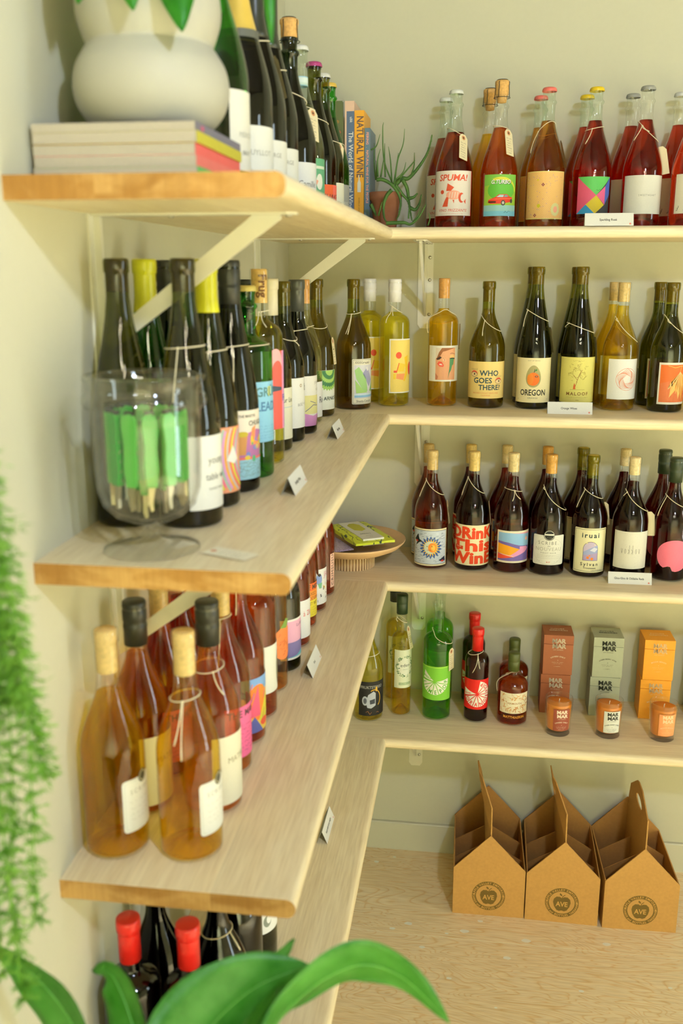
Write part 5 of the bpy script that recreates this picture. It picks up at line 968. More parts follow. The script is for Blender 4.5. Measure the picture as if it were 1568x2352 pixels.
ZB = z
# ------------------------------------------------------------------ vase and its foliage
def spline(P, n=10):
    P = [Vector(p) for p in P]; Q = [P[0] * 2 - P[1]] + P + [P[-1] * 2 - P[-2]]; o = []
    for i in range(1, len(Q) - 2):
        for k in range(n):
            t = k / n; a, b, c, d = Q[i - 1], Q[i], Q[i + 1], Q[i + 2]
            o.append(.5 * ((2 * b) + (-a + c) * t + (2 * a - 5 * b + 4 * c - d) * t * t + (-a + 3 * b - 3 * c + d) * t ** 3))
    o.append(P[-1]); return o
def leaf(path, width, side, fold=.25, m=5, wave=0.0, seed=0):
    """a blade along a path; side = rough sideways direction"""
    P = spline(path, 7); n = len(P) - 1; bm = bmesh.new(); rows = []; rd = random.Random(seed)
    for i, p in enumerate(P):
        t = i / n; tg = (P[min(i + 1, n)] - P[max(i - 1, 0)]).normalized(); s = Vector(side); s = (s - tg * s.dot(tg)).normalized(); nn = s.cross(tg)
        w = width * .5 * (math.sin(math.pi * min(1, t ** .75)) ** .8) * (1 - .25 * t) + .0006
        rows.append([bm.verts.new(p + s * (w * k / (m // 2)) + nn * (abs(k) / (m // 2) * w * fold + (wave * math.sin(t * 16 + k * 2 + seed) * abs(k) / (m // 2)))) for k in range(-(m // 2), m // 2 + 1)])
    for a, b in zip(rows, rows[1:]):
        for k in range(m - 1): bm.faces.new((a[k], a[k + 1], b[k + 1], b[k]))
    bmesh.ops.solidify(bm, geom=bm.faces[:], thickness=.0005)
    return smooth(bm)
def leaf_mat(name, c0, c1, rough=.38):
    m, nt = newmat(name); tc = N(nt, 'ShaderNodeTexCoord'); no = N(nt, 'ShaderNodeTexNoise', Scale=26.0, Detail=3.0); nt.links.new(tc.outputs['Object'], no.inputs['Vector'])
    col = ramp(nt, no.outputs['Fac'], [(.3, lin(c0)), (.7, lin(c1))]); b = N(nt, 'ShaderNodeBsdfPrincipled', Roughness=rough); nt.links.new(col, b.inputs['Base Color'])
    tr = N(nt, 'ShaderNodeBsdfTranslucent'); nt.links.new(col, tr.inputs[0]); mx = N(nt, 'ShaderNodeMixShader'); mx.inputs[0].default_value = .25; nt.links.new(b.outputs[0], mx.inputs[1]); nt.links.new(tr.outputs[0], mx.inputs[2]); out(nt, mx.outputs[0]); return m
LEAF, LEAF2, FERN, CACT = leaf_mat('lily_leaf', (66, 148, 42), (118, 190, 92)), leaf_mat('vase_leaf', (44, 138, 22), (84, 172, 54)), leaf_mat('fern_needles', (84, 146, 34), (136, 184, 72), .6), leaf_mat('cactus_skin', (62, 104, 40), (100, 140, 62), .6)
t = thing('vase', 'round bulging matte white vase standing on the book stack', 'vase', (.110, -1.357, ZB))
pr = [(0, .002), (.050, .002), (.056, .0), (.070, .008), (.083, .026), (.0875, .047), (.084, .068), (.075, .084), (.0705, .091), (.0735, .099), (.079, .116), (.080, .134), (.076, .155), (.066, .170), (.062, .180), (.066, .192), (.070, .197), (.066, .199), (.060, .186), (.056, .178), (.070, .140), (.066, .100), (.080, .050), (.050, .012), (0, .010)]
pr = [(max(0, p.x), p.z) for p in spline([(r_, 0, z_) for r_, z_ in pr[2:17]], 5)]; pr = [(0, .002), (.050, .002)] + pr + [(.066, .199), (.060, .186), (.056, .178), (.070, .140), (.060, .100), (.078, .050), (.050, .012), (0, .010)]
obj('body', lathe(pr, 72, smooth_ang=80), t, plain('matte_ceramic', (170, 167, 150), .6, var=.02, scale=30))
fv = thing('vase_foliage', 'glossy green leaves drooping from the top of the white vase', 'leaves', (0, 0, 0)); Yv = -1.40
STEM = plain('green_stem', (70, 110, 40), .6)
for k, (tip, b_, wd) in enumerate((((.128, -1.46, 1.9005), (.112, -1.43, 2.02), .050), ((.177, -1.455, 1.8805), (.160, -1.42, 2.01), .056), ((.2625, -1.42, 1.874), (.257, -1.40, 1.985), .014), ((.066, -1.45, 1.911), (.075, -1.42, 2.02), .045), ((.20, -1.33, 2.02), (.16, -1.35, 2.09), .05), ((.04, -1.33, 2.06), (.07, -1.35, 2.10), .05), ((.10, -1.27, 2.08), (.105, -1.32, 2.12), .05))):
    b_ = Vector(b_); tip = Vector(tip); bm = bmesh.new(); tube(bm, spline([(.110 + .01 * (k - 3), -1.357, ZB + .02), (.110 + .008 * (k - 3), -1.358, ZB + .20), tuple(b_ * .6 + Vector((.110, -1.36, 2.08)) * .4), tuple(b_)], 6), .0018, 6); obj('stem', bm, fv, STEM)
    obj('leaf', leaf([b_, b_ * .66 + tip * .34 + Vector((0, -.008, .004)), b_ * .3 + tip * .7 + Vector((0, -.006, 0)), tip], wd, (1, .25, 0), .3, 5, .001, k), fv, LEAF2)
# ------------------------------------------------------------------ glass jar of corkscrews
JG = thin_glass('jar_glass', (.99, .995, .985), (.93, .955, .93), 1.52)
t = thing('footed_jar', 'clear footed glass jar holding green corkscrews on the second left shelf', 'jar', (.113, -1.441, Z[1]))
ou = [(0, .0), (.054, 0), (.057, .0015), (.055, .004), (.030, .0085), (.012, .014), (.0095, .022), (.011, .029), (.022, .034), (.042, .043), (.054, .056), (.0595, .075), (.0610, .10), (.0620, .150), (.0630, .166), (.0690, .170), (.0705, .176), (.0690, .183), (.0650, .187), (.0655, .196), (.0690, .201), (.0690, .204)]
inn = [(.0665, .205), (.0625, .198), (.0612, .186), (.0605, .168), (.0595, .150), (.0583, .10), (.0568, .076), (.0515, .058), (.040, .046), (.020, .0385), (0, .037)]
obj('glass_body', lathe(ou + inn, 64, smooth_ang=80), t, JG)
GRN, GRN2, STEEL = plain('corkscrew_green', (36, 140, 46), .3, var=.05), plain('corkscrew_green_light', (84, 164, 72), .3, var=.05), plain('corkscrew_steel', (160, 150, 122), .35, metal=.8)
def corkscrew(x, y, z, rz, lean, lb, mat, grp='corkscrews in the glass jar'):
    c = thing('corkscrew', lb, 'corkscrew', (x, y, z), rz, grp); c.rotation_euler = (R_(lean), 0, rz)
    p = [(-.0055, .028), (.0055, .028), (.0075, .05), (.0065, .07), (.0085, .092), (.0075, .106), (.002, .112), (-.007, .109), (-.0085, .098), (-.006, .075), (-.0075, .05)]
    bm = bmesh.new(); prism(bm, [(1.12 * u_, v_) for u_, v_ in p], -.0045, .0045); bmesh.ops.bevel(bm, geom=[e for e in bm.edges], offset=.001, segments=1, affect='EDGES'); obj('handle', bm, c, mat); obj('hinge', bbox(-.005, .006, -.0038, .0038, .109, .1135, .001), c, plain('dark_hinge', (40, 44, 40), .4))
    bm = bmesh.new(); prism(bm, [(-.004, .030), (-.0045, .008), (-.002, 0), (.001, .002), (.0005, .012), (.004, .030)], -.0022, .0022); obj('lever', bm, c, STEEL)
    bm = bmesh.new(); tube(bm, [(.006 + .002 * math.cos(i * .9), .002 * math.sin(i * .9), .034 + i * .0016) for i in range(30)], .0007, 5); obj('worm', bm, c, STEEL)
ring = [(-66 + 360 * k / 12, .0415) for k in range(12)] + [(-80, .019), (40, .019), (160, .019)]
posn = ('front', 'front, right of the foremost one', 'right front', 'right', 'right rear', 'far right rear', 'rear', 'rear left', 'left rear', 'left', 'left front', 'front, left of the foremost one', 'inner front', 'inner right', 'inner left')
for k, (a, r) in enumerate(ring): corkscrew(.113 + r * math.cos(R_(a)), -1.441 + r * math.sin(R_(a)), Z[1] + (.0545 if r > .03 else .041), R_(a + 90), 0, 'green-handled corkscrew in the glass jar, %s' % posn[k], (GRN, GRN2)[k % 2])
# ------------------------------------------------------------------ trailing cactus
t = thing('potted_cactus', 'trailing green cactus in a small terracotta pot beside the books', 'plant', (.262, -.150, Z[0]), 0)
obj('pot', lathe([(0, 0), (.025, 0), (.026, .002), (.034, .066), (.038, .068), (.039, .084), (.036, .085), (.033, .078), (0, .077)], 40, smooth_ang=40), t, plain('terracotta', (150, 96, 66), .85, var=.12, scale=40))
obj('soil', lathe([(0, .0795), (.033, .0785)], 24), t, plain('soil', (60, 50, 34), .95, var=.3, scale=300))
THIN= [[(0.28, -0.16, 1.84), (0.259, -0.16, 1.894), (0.255, -0.16, 1.96), (0.257, -0.16, 1.976)], [(0.284, -0.17, 1.84), (0.291, -0.17, 1.892), (0.303, -0.17, 1.927), (0.306, -0.17, 1.96)], [(0.261, -0.15, 1.858), (0.259, -0.15, 1.901), (0.259, -0.15, 1.932)], [(0.278, -0.165, 1.846), (0.274, -0.165, 1.893), (0.269, -0.165, 1.923)], [(0.283, -0.175, 1.84), (0.289, -0.175, 1.88), (0.293, -0.175, 1.908)], [(0.288, -0.18, 1.849), (0.305, -0.18, 1.866), (0.311, -0.18, 1.887)], [(0.296, -0.17, 1.852), (0.326, -0.17, 1.886), (0.331, -0.17, 1.892)], [(0.239, -0.15, 1.852), (0.235, -0.15, 1.889), (0.235, -0.15, 1.933)], [(0.227, -0.15, 1.918), (0.24, -0.15, 1.927), (0.248, -0.15, 1.952)], [(0.246, -0.17, 1.857), (0.245, -0.17, 1.893), (0.251, -0.17, 1.918)], [(0.242, -0.16, 1.854), (0.24, -0.16, 1.894)], [(0.252, -0.165, 1.857), (0.259, -0.165, 1.899)], [(0.321, -0.14, 1.863), (0.327, -0.14, 1.883), (0.327, -0.14, 1.912)], [(0.335, -0.27, 1.752), (0.345, -0.27, 1.764), (0.353, -0.27, 1.783)], [(0.324, -0.25, 1.76), (0.325, -0.25, 1.791)], [(0.255, -0.24, 1.767), (0.263, -0.24, 1.797)], [(0.365, -0.2, 1.747), (0.369, -0.2, 1.762), (0.366, -0.2, 1.775)]]
THICK= [[(0.284, -0.14, 1.842), (0.299, -0.14, 1.855), (0.315, -0.14, 1.856), (0.337, -0.14, 1.879), (0.355, -0.14, 1.906), (0.363, -0.14, 1.929), (0.367, -0.14, 1.95)], [(0.245, -0.19, 1.849), (0.259, -0.19, 1.849), (0.278, -0.19, 1.839), (0.293, -0.19, 1.822), (0.301, -0.19, 1.8), (0.298, -0.19, 1.775), (0.292, -0.19, 1.761)], [(0.282, -0.21, 1.825), (0.271, -0.21, 1.813), (0.264, -0.21, 1.793), (0.265, -0.21, 1.768), (0.27, -0.21, 1.755)], [(0.285, -0.16, 1.84), (0.301, -0.16, 1.82), (0.314, -0.16, 1.806), (0.32, -0.16, 1.789)], [(0.301, -0.15, 1.852), (0.312, -0.15, 1.833), (0.316, -0.15, 1.808), (0.32, -0.15, 1.784), (0.325, -0.15, 1.76)], [(0.276, -0.275, 1.749), (0.299, -0.275, 1.75), (0.317, -0.275, 1.75), (0.331, -0.275, 1.747), (0.348, -0.275, 1.761), (0.364, -0.275, 1.789)], [(0.233, -0.2, 1.795), (0.241, -0.2, 1.78), (0.246, -0.2, 1.769)], [(0.319, -0.15, 1.79), (0.332, -0.15, 1.785), (0.341, -0.15, 1.797), (0.346, -0.15, 1.819)], [(0.316, -0.15, 1.81), (0.328, -0.15, 1.813), (0.337, -0.15, 1.822)]]
for k, pth in enumerate(THIN + THICK):
    th = k >= len(THIN); P = spline([Vector(p) - Vector((.262, -.150, Z[0])) for p in pth], 6); n = len(P); r0 = .0045 if th else .0019
    if th and k < len(THIN) + 1: rr = [.0050 * (1 - i / n) + .0010 for i in range(n)]
    else: rr = [r0 * (1 - .82 * (i / n) ** 1.5) for i in range(n)]
    P = [Vector((p.x, p.y, max(p.z, r0 + .0008))) for p in P]
    bm = bmesh.new(); tube(bm, P, rr, 7)
    if th:
        rd = random.Random(k)
        for i in range(1, n - 1):
            for j in range(5):
                a = rd.uniform(0, 6.28); d = Vector((math.cos(a), math.sin(a), rd.uniform(-.5, .5))).normalized(); b0 = P[i] + d * rr[i] * .9; s = Vector((0, 0, .0005))
                bm.faces.new([bm.verts.new(q) for q in (b0 + s, b0 - s, b0 + d * .0022)])
    obj('stem', bm, t, CACT)
# ------------------------------------------------------------------ ribbed pedestal bowl with wrapped bars
zb = Z[2]; cx, cy_ = .187, -.180
t = thing('pedestal_bowl', 'shallow tan bowl on a ribbed foot holding wrapped bars', 'bowl', (cx, cy_, zb))
TANC = plain('tan_ceramic', (214, 176, 126), .5, var=.03)
pr = [(0, .034), (.060, .034), (.072, .036), (.100, .044), (.124, .055), (.136, .067), (.138, .071), (.136, .072), (.120, .060), (.096, .050), (.070, .043), (0, .042)]
obj('dish', lathe(pr, 64, smooth_ang=50), t, TANC)
obj('foot', lathe([(.056, 0), (.056, .036), (.052, .036), (.052, 0)], 48, close=True), t, TANC)
bm0 = bbox(-.0022, .0022, -.0016, .0016, 0, .035, .0006); rib = bpy.data.meshes.new('rib'); bm0.to_mesh(rib); bm0.free(); rib.materials.append(plain('tan_rib', (222, 190, 142), .5, var=.03))
for k in range(48):
    a = 2 * math.pi * k / 48; obj('rib', rib, t, None, (.0585 * math.cos(a), .0585 * math.sin(a), .0002), (0, 0, a + math.pi / 2))
def bar(loc, rz, tilt, L_, wd, th, mat, label, art=None, art_w=None):
    b = thing('wrapped_bar', label, 'snack bar', loc, rz, 'wrapped bars in the pedestal bowl'); b.rotation_euler = (0, R_(tilt), rz)
    bm = bbox(-L_ / 2, L_ / 2, -wd / 2, wd / 2, 0, th); bmesh.ops.subdivide_edges(bm, edges=bm.edges[:], cuts=6, use_grid_fill=True); rd = random.Random(int(L_ * 1e4))
    for v in bm.verts:
        e = max(0, abs(v.co.x) / (L_ / 2) - .8) * 5; q = max(0, abs(v.co.y) / (wd / 2) - .6) * 2.5
        v.co.z = th / 2 + (v.co.z - th / 2) * (1 - .65 * max(e, .6 * q * q)) + rd.uniform(-.0006, .0006)
    smooth(bm, 50); obj('wrapper', bm, b, mat)
    if art: obj('sleeve', bbox(-L_ * .40, L_ * .44, -art_w / 2, art_w / 2, -.0004, th + .0012, .0008), b, plain('sleeve_paper', (226, 224, 208), .6, var=.01)); A = Art(); art(A, L_ * .84 * 1000, art_w * 1000); obj('sleeve_print', A.mesh('sleeve_print', lambda x, y, l: (x + L_ * .02, y - art_w / 2, th + .0014 + l)), b)
    return b
def wrapper_mat(name, c, ink, scale, thr):
    m, nt = newmat(name); tc = N(nt, 'ShaderNodeTexCoord'); mp = N(nt, 'ShaderNodeMapping'); mp.inputs['Scale'].default_value = (scale, scale * 2, scale); nt.links.new(tc.outputs['Object'], mp.inputs[0])
    no = N(nt, 'ShaderNodeTexNoise', Scale=1.0, Detail=1.0, Distortion=1.2); nt.links.new(mp.outputs[0], no.inputs['Vector'])
    col = ramp(nt, no.outputs['Fac'], [(0, lin(c)), (thr, lin(c)), (thr + .012, lin(ink)), (thr + .035, lin(ink)), (thr + .047, lin(c)), (1, lin(c))]); b = N(nt, 'ShaderNodeBsdfPrincipled', Roughness=.4); nt.links.new(col, b.inputs['Base Color']); out(nt, b.outputs[0]); return m
def sleeve(A, w, h):
    A.rect(-w / 2, 0, w, h, (226, 224, 208), 0); P = [(-w * .42 + 46 * math.sin(R_(k)) ** 2, h * .5 + h * .36 * math.cos(R_(k)) * (.4 + .6 * math.sin(R_(k / 2)))) for k in range(0, 360, 20)]; A.poly([(-w * .4, h * .62), (-w * .3, h * .8), (-w * .02, h * .78), (w * .06, h * .5), (-w * .02, h * .22), (-w * .3, h * .2), (-w * .4, h * .4)], (196, 192, 60), 1)
    A.t('TANGO', w * .2, h * .46, 8, (110, 110, 96), 1, 1, 0, -90); A.t('Candied', w * .33, h * .5, 5.4, (130, 128, 112), 0, 1, 0, -90); A.t('ginger', w * .40, h * .5, 4.4, (130, 128, 112), 0, 1, 0, -90)
bar((.140, -.205, zb + .0560), R_(-58), 0, .140, .060, .010, wrapper_mat('purple_wrapper', (190, 170, 196), (54, 56, 44), 90, .47), 'white and lilac patterned bar half under the lime green bar')
bar((.208, -.168, zb + .0725), R_(-60), 0, .195, .104, .016, wrapper_mat('lime_wrapper', (212, 222, 40), (34, 66, 30), 17, .52), 'lime green wrapped bar with a white paper sleeve lying in the bowl', sleeve, .056)
# ------------------------------------------------------------------ candle boxes and candles
def logo(A, x, y, s, c, L=2):
    A.t('MAR', x, y + s * .62, s, c, 1, 1.0, L=L); A.t('MAR', x + .6, y + s * .64, s, c, 1, 1.0, L=L); A.t('MAR', x + s * .06, y - s * .22, s, c, 1, 1.0, L=L); A.t('MAR', x + s * .06 + .6, y - s * .2, s, c, 1, 1.0, L=L); A.t('LOS ANGELES', x, y - s * .55, s * .21, c, 0, 1.0, sp=.08, L=L)
BX = [(.721, (150, 82, 44), (222, 206, 176), 'LOVERS ONLY', 'brown', 'terracotta'), (.848, (158, 162, 136), (58, 60, 46), 'OTHER DESERT CITIES', 'grey-green', 'white'), (.976, (234, 156, 34), (240, 206, 150), 'MOON BEACH', 'orange', 'peach'), (1.103, (110, 114, 84), (210, 206, 180), 'EDGE OF LIGHT', 'moss green', 'cream')]
for x, col, ink, nm, cn, _ in BX:
    m = plain('box_%d_%d_%d' % col, col, .6, var=.03, scale=120)
    for lvl in (0, 1):
        b = thing('candle_box', '%s candle box, %s of its stack of two' % (cn, ('lower', 'upper')[lvl]), 'box', (x + (.0015 if lvl else 0), -.063 + (.001 if lvl else 0), Z[3] + .1102 * lvl), R_((-1.2, .8)[lvl]), 'candle boxes on the lowest back shelf')
        bm = bbox(-.038, .038, -.038, .038, 0, .0845, .0008); obj('carton', bm, b, m); obj('lid', bbox(-.0383, .0383, -.0383, .0383, .0852, .110, .0008), b, m)
        A = Art(); logo(A, 0, 78, 17, ink); A.arc(nm, 0, 12, 38, 5.2 if len(nm) < 14 else 4.0, ink, 90, 1, .06); A.rect(-.6, 40, 1.2, 1.6, ink, 2)
        for k in range(2): A.scrib(-15 + 3 * k, 15 - 3 * k, 34 - 3.4 * k, 1.8, ink, 2, k, .35)
        A.scrib(-9, 9, 23, 1.8, ink, 2, 7, .35); obj('front_print', A.mesh('front_print', lambda a, c, l: (a, -.0388 - l, c)), b)
        A = Art(); A.t('FUTURE', 0, 44, 8.4, ink, 1, 1.1, sp=.06); A.t('MEMORIES', 2, 33, 8.4, ink, 1, 1.1, sp=.06); obj('top_print', A.mesh('top_print', lambda a, c, l: (a, c - .0385, .1104 + l)), b)
WAX = plain('orange_wax', (222, 128, 24), .5, var=.05, sss=.1)
CG = thin_glass('candle_glass', (.985, .99, .975), (.86, .89, .84), 1.5)
for k, (x, y, lc, ink, nm, cn) in enumerate(((.722, -.205, (150, 76, 56), (230, 212, 186), 'LOVERS ONLY', 'terracotta'), (.846, -.200, (218, 218, 202), (60, 60, 50), 'OTHER DESERT CITIES', 'white'), (.979, -.199, (240, 158, 100), (244, 206, 160), 'MOON BEACH', 'peach'))):
    c = thing('glass_candle', 'orange wax candle in a glass tumbler with a %s label' % cn, 'candle', (x, y, Z[3]), 0, 'glass candles on the lowest back shelf')
    obj('tumbler', lathe([(0, 0), (.0295, 0), (.0315, .0025), (.0345, .094), (.0340, .0965), (.0325, .0965), (.0318, .094), (.0292, .016), (.026, .0125), (0, .0115)], 48, smooth_ang=60), c, CG)
    obj('wax', lathe([(0, .0135), (.0262, .0132), (.0290, .0165), (.0314, .082), (.0308, .0835), (0, .0805)], 40, smooth_ang=60), c, WAX)
    bm = bmesh.new(); tube(bm, [(0, 0, .079), (.0004, 0, .086), (.0012, 0, .091)], .0010, 6); obj('wick', bm, c, plain('wick', (226, 216, 190), .9))
    A = Art(); A.rect(-21, 0, 42, 58, lc, 0); logo(A, 0, 38, 13, ink); A.arc(nm, 0, -12, 34, 4.6 if len(nm) < 14 else 3.4, ink, 90, 1, .05); A.rect(-.5, 15, 1, 1.4, ink, 2); A.scrib(-13, 13, 9.5, 1.8, ink, 2, 1, .35); A.scrib(-11, 11, 6.4, 1.6, ink, 2, 2, .35); A.scrib(-8, 8, 2.6, 1.4, ink, 2, 3, .35)
    rr = lambda q: .0318 + (.0345 - .0318) * q / .094 + .0004
    obj('label', A.mesh('label', lambda a, q, l: ((rr(q + .018) + l) * math.sin(a / .033), -(rr(q + .018) + l) * math.cos(a / .033), q + .018), step=3.0), c, None, None, (0, 0, R_(10)))
# ------------------------------------------------------------------ cardboard bottle carriers on the floor
def carrier(loc, rz, lb, hl, lean):
    t = thing('bottle_carrier', lb, 'bottle carrier', loc, rz, 'cardboard carriers on the floor'); w, d, th = .185, .252, .0028; W2, D2 = w / 2, d / 2
    gable = [(-W2, 0), (W2, 0), (W2, .137), (0, .236), (-W2, .137)]
    bm = bmesh.new(); prism(bm, gable, -D2, -D2 + th); obj('front_panel', bm, t, KRAFT)
    bm = bmesh.new(); prism(bm, gable, D2 - th, D2); obj('back_panel', bm, t, KRAFT_IN)
    for s in (-1, 1): obj('side_panel', bbox(*sorted((s * W2, s * (W2 - th))), -D2 + th, D2 - th, 0, .137), t, KRAFT)
    obj('base_panel', bbox(-W2 + th, W2 - th, -D2 + th, D2 - th, .001, .004), t, KRAFT_IN)
    for y in (-.042, .042):
        for s in (-1, 1):
            bm = bmesh.new(); prism(bm, [(s * .0025, .02), (s * (W2 - th), .02), (s * (W2 - th), .112), (s * .0025, .165)], y - .0012, y + .0012); obj('divider', bm, t, KRAFT_IN)
    o = [(-D2 + th, .004), (D2 - th, .004), (D2 - th, .236), (D2 - .014, .285), (.045, hl - .006), (.025, hl), (-.025, hl), (-.045, hl - .006), (-D2 + .006, .312), (-D2 + th, .236)]
    hole = [(.038 * math.cos(R_(a)) if abs(math.cos(R_(a))) > .1 else 0, hl - .043 + .013 * math.sin(R_(a))) for a in range(0, 360, 30)]
    bm = bmesh.new(); ed = []
    for loop in (o, hole):
        vs = [bm.verts.new((0, a, b)) for a, b in loop]; ed += [bm.edges.new((vs[i], vs[(i + 1) % len(vs)])) for i in range(len(vs))]
    bmesh.ops.triangle_fill(bm, edges=ed, use_beauty=True); bmesh.ops.solidify(bm, geom=bm.faces[:], thickness=.003)
    for v in bm.verts: v.co.x += lean * max(0, v.co.z - .15) / .21 * min(1, max(0, (v.co.y + D2) / .11))
    obj('handle_panel', bm, t, KRAFT)
    A = Art(); c, kr = (112, 88, 36), (196, 148, 78); y0 = 66
    A.ring(0, y0, 46, 46, 11, c, 1, 48); A.arc('APPLE VALLEY EMPORIUM', 0, y0, 37.4, 9.2, kr, 88, 1, .06); A.arc('BOTTLES', 0, y0, 44, 9.2, kr, 270, 1, .06, cw=False); A.arc('BOARDS and', 0, y0, 44, 8.2, kr, 205, 1, .04, cw=False); A.arc('TAKEAWAY', 0, y0, 44, 8.4, kr, 335, 1, .04, cw=False)
    P = [(0, 17), (6, 21), (15, 21), (22, 14), (24, 4), (21, -9), (14, -21), (7, -24), (0, -22), (-7, -24), (-14, -21), (-21, -9), (-24, 4), (-22, 14), (-15, 21), (-6, 21)]
    A.poly([(a, y0 - 3 + b) for a, b in P], c, 1); A.line([(0, y0 + 13), (2, y0 + 20), (8, y0 + 25)], 2, c, 1); A.poly([(-1, y0 + 20), (-7, y0 + 25), (-6, y0 + 30), (0, y0 + 25)], c, 1); A.t('AVE', 0, y0 - 12, 21, kr, 1, .86, L=2)
    obj('stamped_print', A.mesh('stamped_print', lambda a, q, l: (a * .93, -D2 - .0002 - l, q * .93 - .002)), t)
carrier((.5625, -.148, 0), R_(.8), 'leftmost of the three brown cardboard bottle carriers', .362, -.036)
carrier((.7540, -.150, 0), R_(-.9), 'middle one of the three brown cardboard bottle carriers', .362, -.036)
carrier((.9450, -.153, 0), R_(1.6), 'rightmost of the three brown cardboard bottle carriers', .338, .004)
# ------------------------------------------------------------------ hanging fern on the left
t = thing('hanging_fern', 'feathery light green fern hanging by the left wall in the foreground', 'plant', (.115, -2.06, 1.40))
obj('pot', lathe([(0, 0), (.060, 0), (.064, .004), (.078, .105), (.078, .115), (.073, .115), (.071, .10), (0, .098)], 40, smooth_ang=50), t, plain('white_pot', (222, 218, 200), .5))
bm = bmesh.new()
for k in range(3):
    a = k * 2.094 + .4; tube(bm, [(.076 * math.cos(a), .076 * math.sin(a), .113), (.004 * math.cos(a), .004 * math.sin(a), .50)], .0016, 5)
tube(bm, [(0, 0, .49), (0, 0, ZC - 1.40)], .002, 5); obj('hanger', bm, t, STRING)
rd = random.Random(5)
FR = [(.052, .335, -.42), (.068, .350, -.30), (.040, .300, -.46), (.085, .345, -.12), (.060, .325, -.40), (.035, .345, -.22), (.030, .325, -.36), (.078, .360, -.20), (.050, .36, -.05), (.042, .31, -.10), (.092, .335, -.33), (.030, .35, -.08), (.055, .30, -.25), (.024, .36, -.30), (.034, .365, -.42), (.046, .35, -.15)]
for k, (x, y, ze) in enumerate(FR):
    x -= .095; y -= .055
    P = spline([(rd.uniform(-.02, .02), .02, .10), (x * .5, y * .45, .17), (x * .9, y * .86, .10), (x + rd.uniform(-.008, .008), y, -.08), (x + rd.uniform(-.02, .02), y + .01, ze)], 16)
    bm = bmesh.new(); n = len(P); tube(bm, P, [.0012 * (1 - .7 * i / n) + .0003 for i in range(n)], 5)
    for i in range(10, n):
        for b in range(7):
            a = rd.uniform(0, 6.28); ln = rd.uniform(.010, .030) * (1.15 - .55 * i / n); d = Vector((math.cos(a), math.sin(a), rd.uniform(-.9, .1))).normalized()
            for j in range(9):
                s0 = P[i] + d * ln * j / 8
                for _ in range(2):
                    e = Vector((rd.uniform(-1, 1), rd.uniform(-1, 1), rd.uniform(-1, .5))).normalized(); l2 = rd.uniform(.004, .0075); s = e.cross(d).normalized() * .0006
                    bm.faces.new([bm.verts.new(v) for v in (s0 - s, s0 + s, s0 + e * l2 + d * .003)])
            s = d.orthogonal().normalized() * .0003; bm.faces.new([bm.verts.new(v) for v in (P[i] - s, P[i] + s, P[i] + d * ln)])
    tag(obj('frond', bm, t, FERN))
# ------------------------------------------------------------------ peace lily on a stool in the foreground
st = thing('plant_stool', 'small round wooden stool under the broad-leaved plant, below the frame', 'stool', (.27, -1.93, 0))
obj('seat', lathe([(0, .46), (.135, .46), (.14, .465), (.14, .485), (.135, .49), (0, .49)], 40, smooth_ang=40), st, WOOD_X)
for k in range(4):
    a = R_(45 + 90 * k); bm = bmesh.new(); tube(bm, [(.125 * math.cos(a), .125 * math.sin(a), .0), (.09 * math.cos(a), .09 * math.sin(a), .462)], .012, 10); obj('leg', bm, st, WOOD_Y)
t = thing('peace_lily', 'broad-leaved dark green plant across the bottom foreground', 'plant', (.27, -1.93, .49))
obj('pot', lathe([(0, 0), (.075, 0), (.080, .004), (.105, .16), (.105, .175), (.099, .175), (.096, .155), (0, .152)], 40, smooth_ang=50), t, plain('white_pot', (222, 218, 200), .5))
obj('soil', lathe([(0, .160), (.0965, .158)], 32), t, plain('soil', (60, 50, 34), .95, var=.3, scale=300))
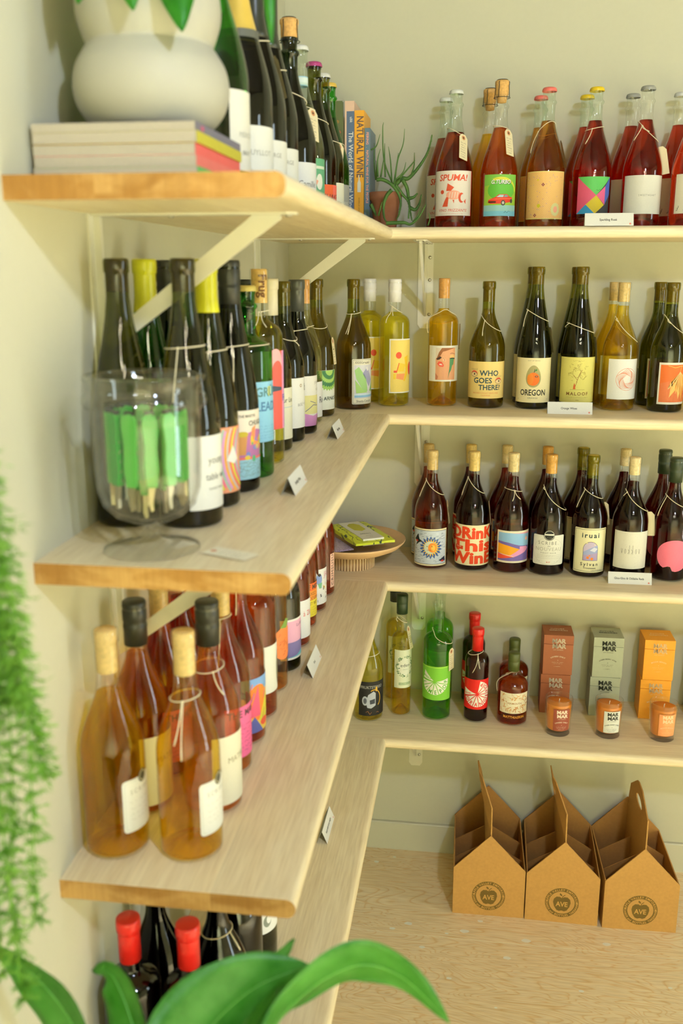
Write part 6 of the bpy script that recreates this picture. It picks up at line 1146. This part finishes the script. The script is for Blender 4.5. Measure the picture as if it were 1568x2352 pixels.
LV = [([(.285, -1.75, .885), (.325, -1.725, .955), (.382, -1.70, .990), (.430, -1.69, .978), (.480, -1.685, .925)], .082, (.35, -.2, .9), .12),
      ([(.215, -1.78, .870), (.240, -1.74, .920), (.285, -1.705, .956), (.340, -1.675, .968)], .118, (-.5, -.1, .8), .2),
      ([(.200, -1.77, .845), (.175, -1.73, .905), (.142, -1.70, .950), (.115, -1.69, .948)], .062, (.8, -.3, .5), .2),
      ([(.165, -1.79, .840), (.118, -1.74, .915), (.066, -1.72, .962), (.014, -1.715, .990)], .090, (.6, -.3, .8), .18),
      ([(.270, -1.73, .900), (.295, -1.68, .950), (.318, -1.645, .972)], .040, (.8, 0, .4), .2),
      ([(.300, -1.80, .850), (.300, -1.765, .905), (.285, -1.755, .925)], .034, (.9, 0, .2), .3),
      ([(.290, -1.81, .830), (.345, -1.765, .890), (.400, -1.735, .905), (.450, -1.72, .872)], .085, (.35, -.2, .9), .15),
      ([(.240, -1.81, .830), (.260, -1.79, .885), (.310, -1.775, .915), (.370, -1.765, .905)], .070, (-.3, -.4, .8), .15),
      ([(.210, -1.84, .800), (.170, -1.82, .870), (.120, -1.80, .890)], .075, (.6, -.4, .7), .18),
      ([(.330, -1.90, .760), (.400, -1.90, .850), (.470, -1.90, .860), (.52, -1.9, .82)], .08, (.2, -.9, .3), .18),
      ([(.210, -1.95, .760), (.150, -1.95, .840), (.090, -1.95, .850), (.05, -1.95, .82)], .08, (.2, -.9, .3), .18)]
for k, (P, wd, sd, fo) in enumerate(LV):
    o_ = Vector((.27, -1.93, .49)); P = [Vector(p) - o_ for p in P]; r = Vector((rd.uniform(-.03, .03), rd.uniform(-.02, .04), .155))
    bm = bmesh.new(); tube(bm, spline([r, r * .45 + P[0] * .55 + Vector((0, 0, .02)), P[0] + (P[1] - P[0]) * .06], 8), [.0035 * (1 - .4 * i / 17) for i in range(17)], 7); obj('leaf_stalk', bm, t, STEM)
    lf = obj('leaf', leaf(P, wd, sd, fo, 7, .0016, k), t, LEAF); 
    mid = spline(P, 7); bm = bmesh.new(); tube(bm, [p + Vector((0, -.0006, .0006)) for p in mid], [.0012 * (1 - .8 * i / len(mid)) + .0002 for i in range(len(mid))], 5); obj('midrib', bm, lf, leaf_mat('lily_midrib', (96, 168, 66), (112, 178, 78)) if k == 0 else bpy.data.materials['lily_midrib'])
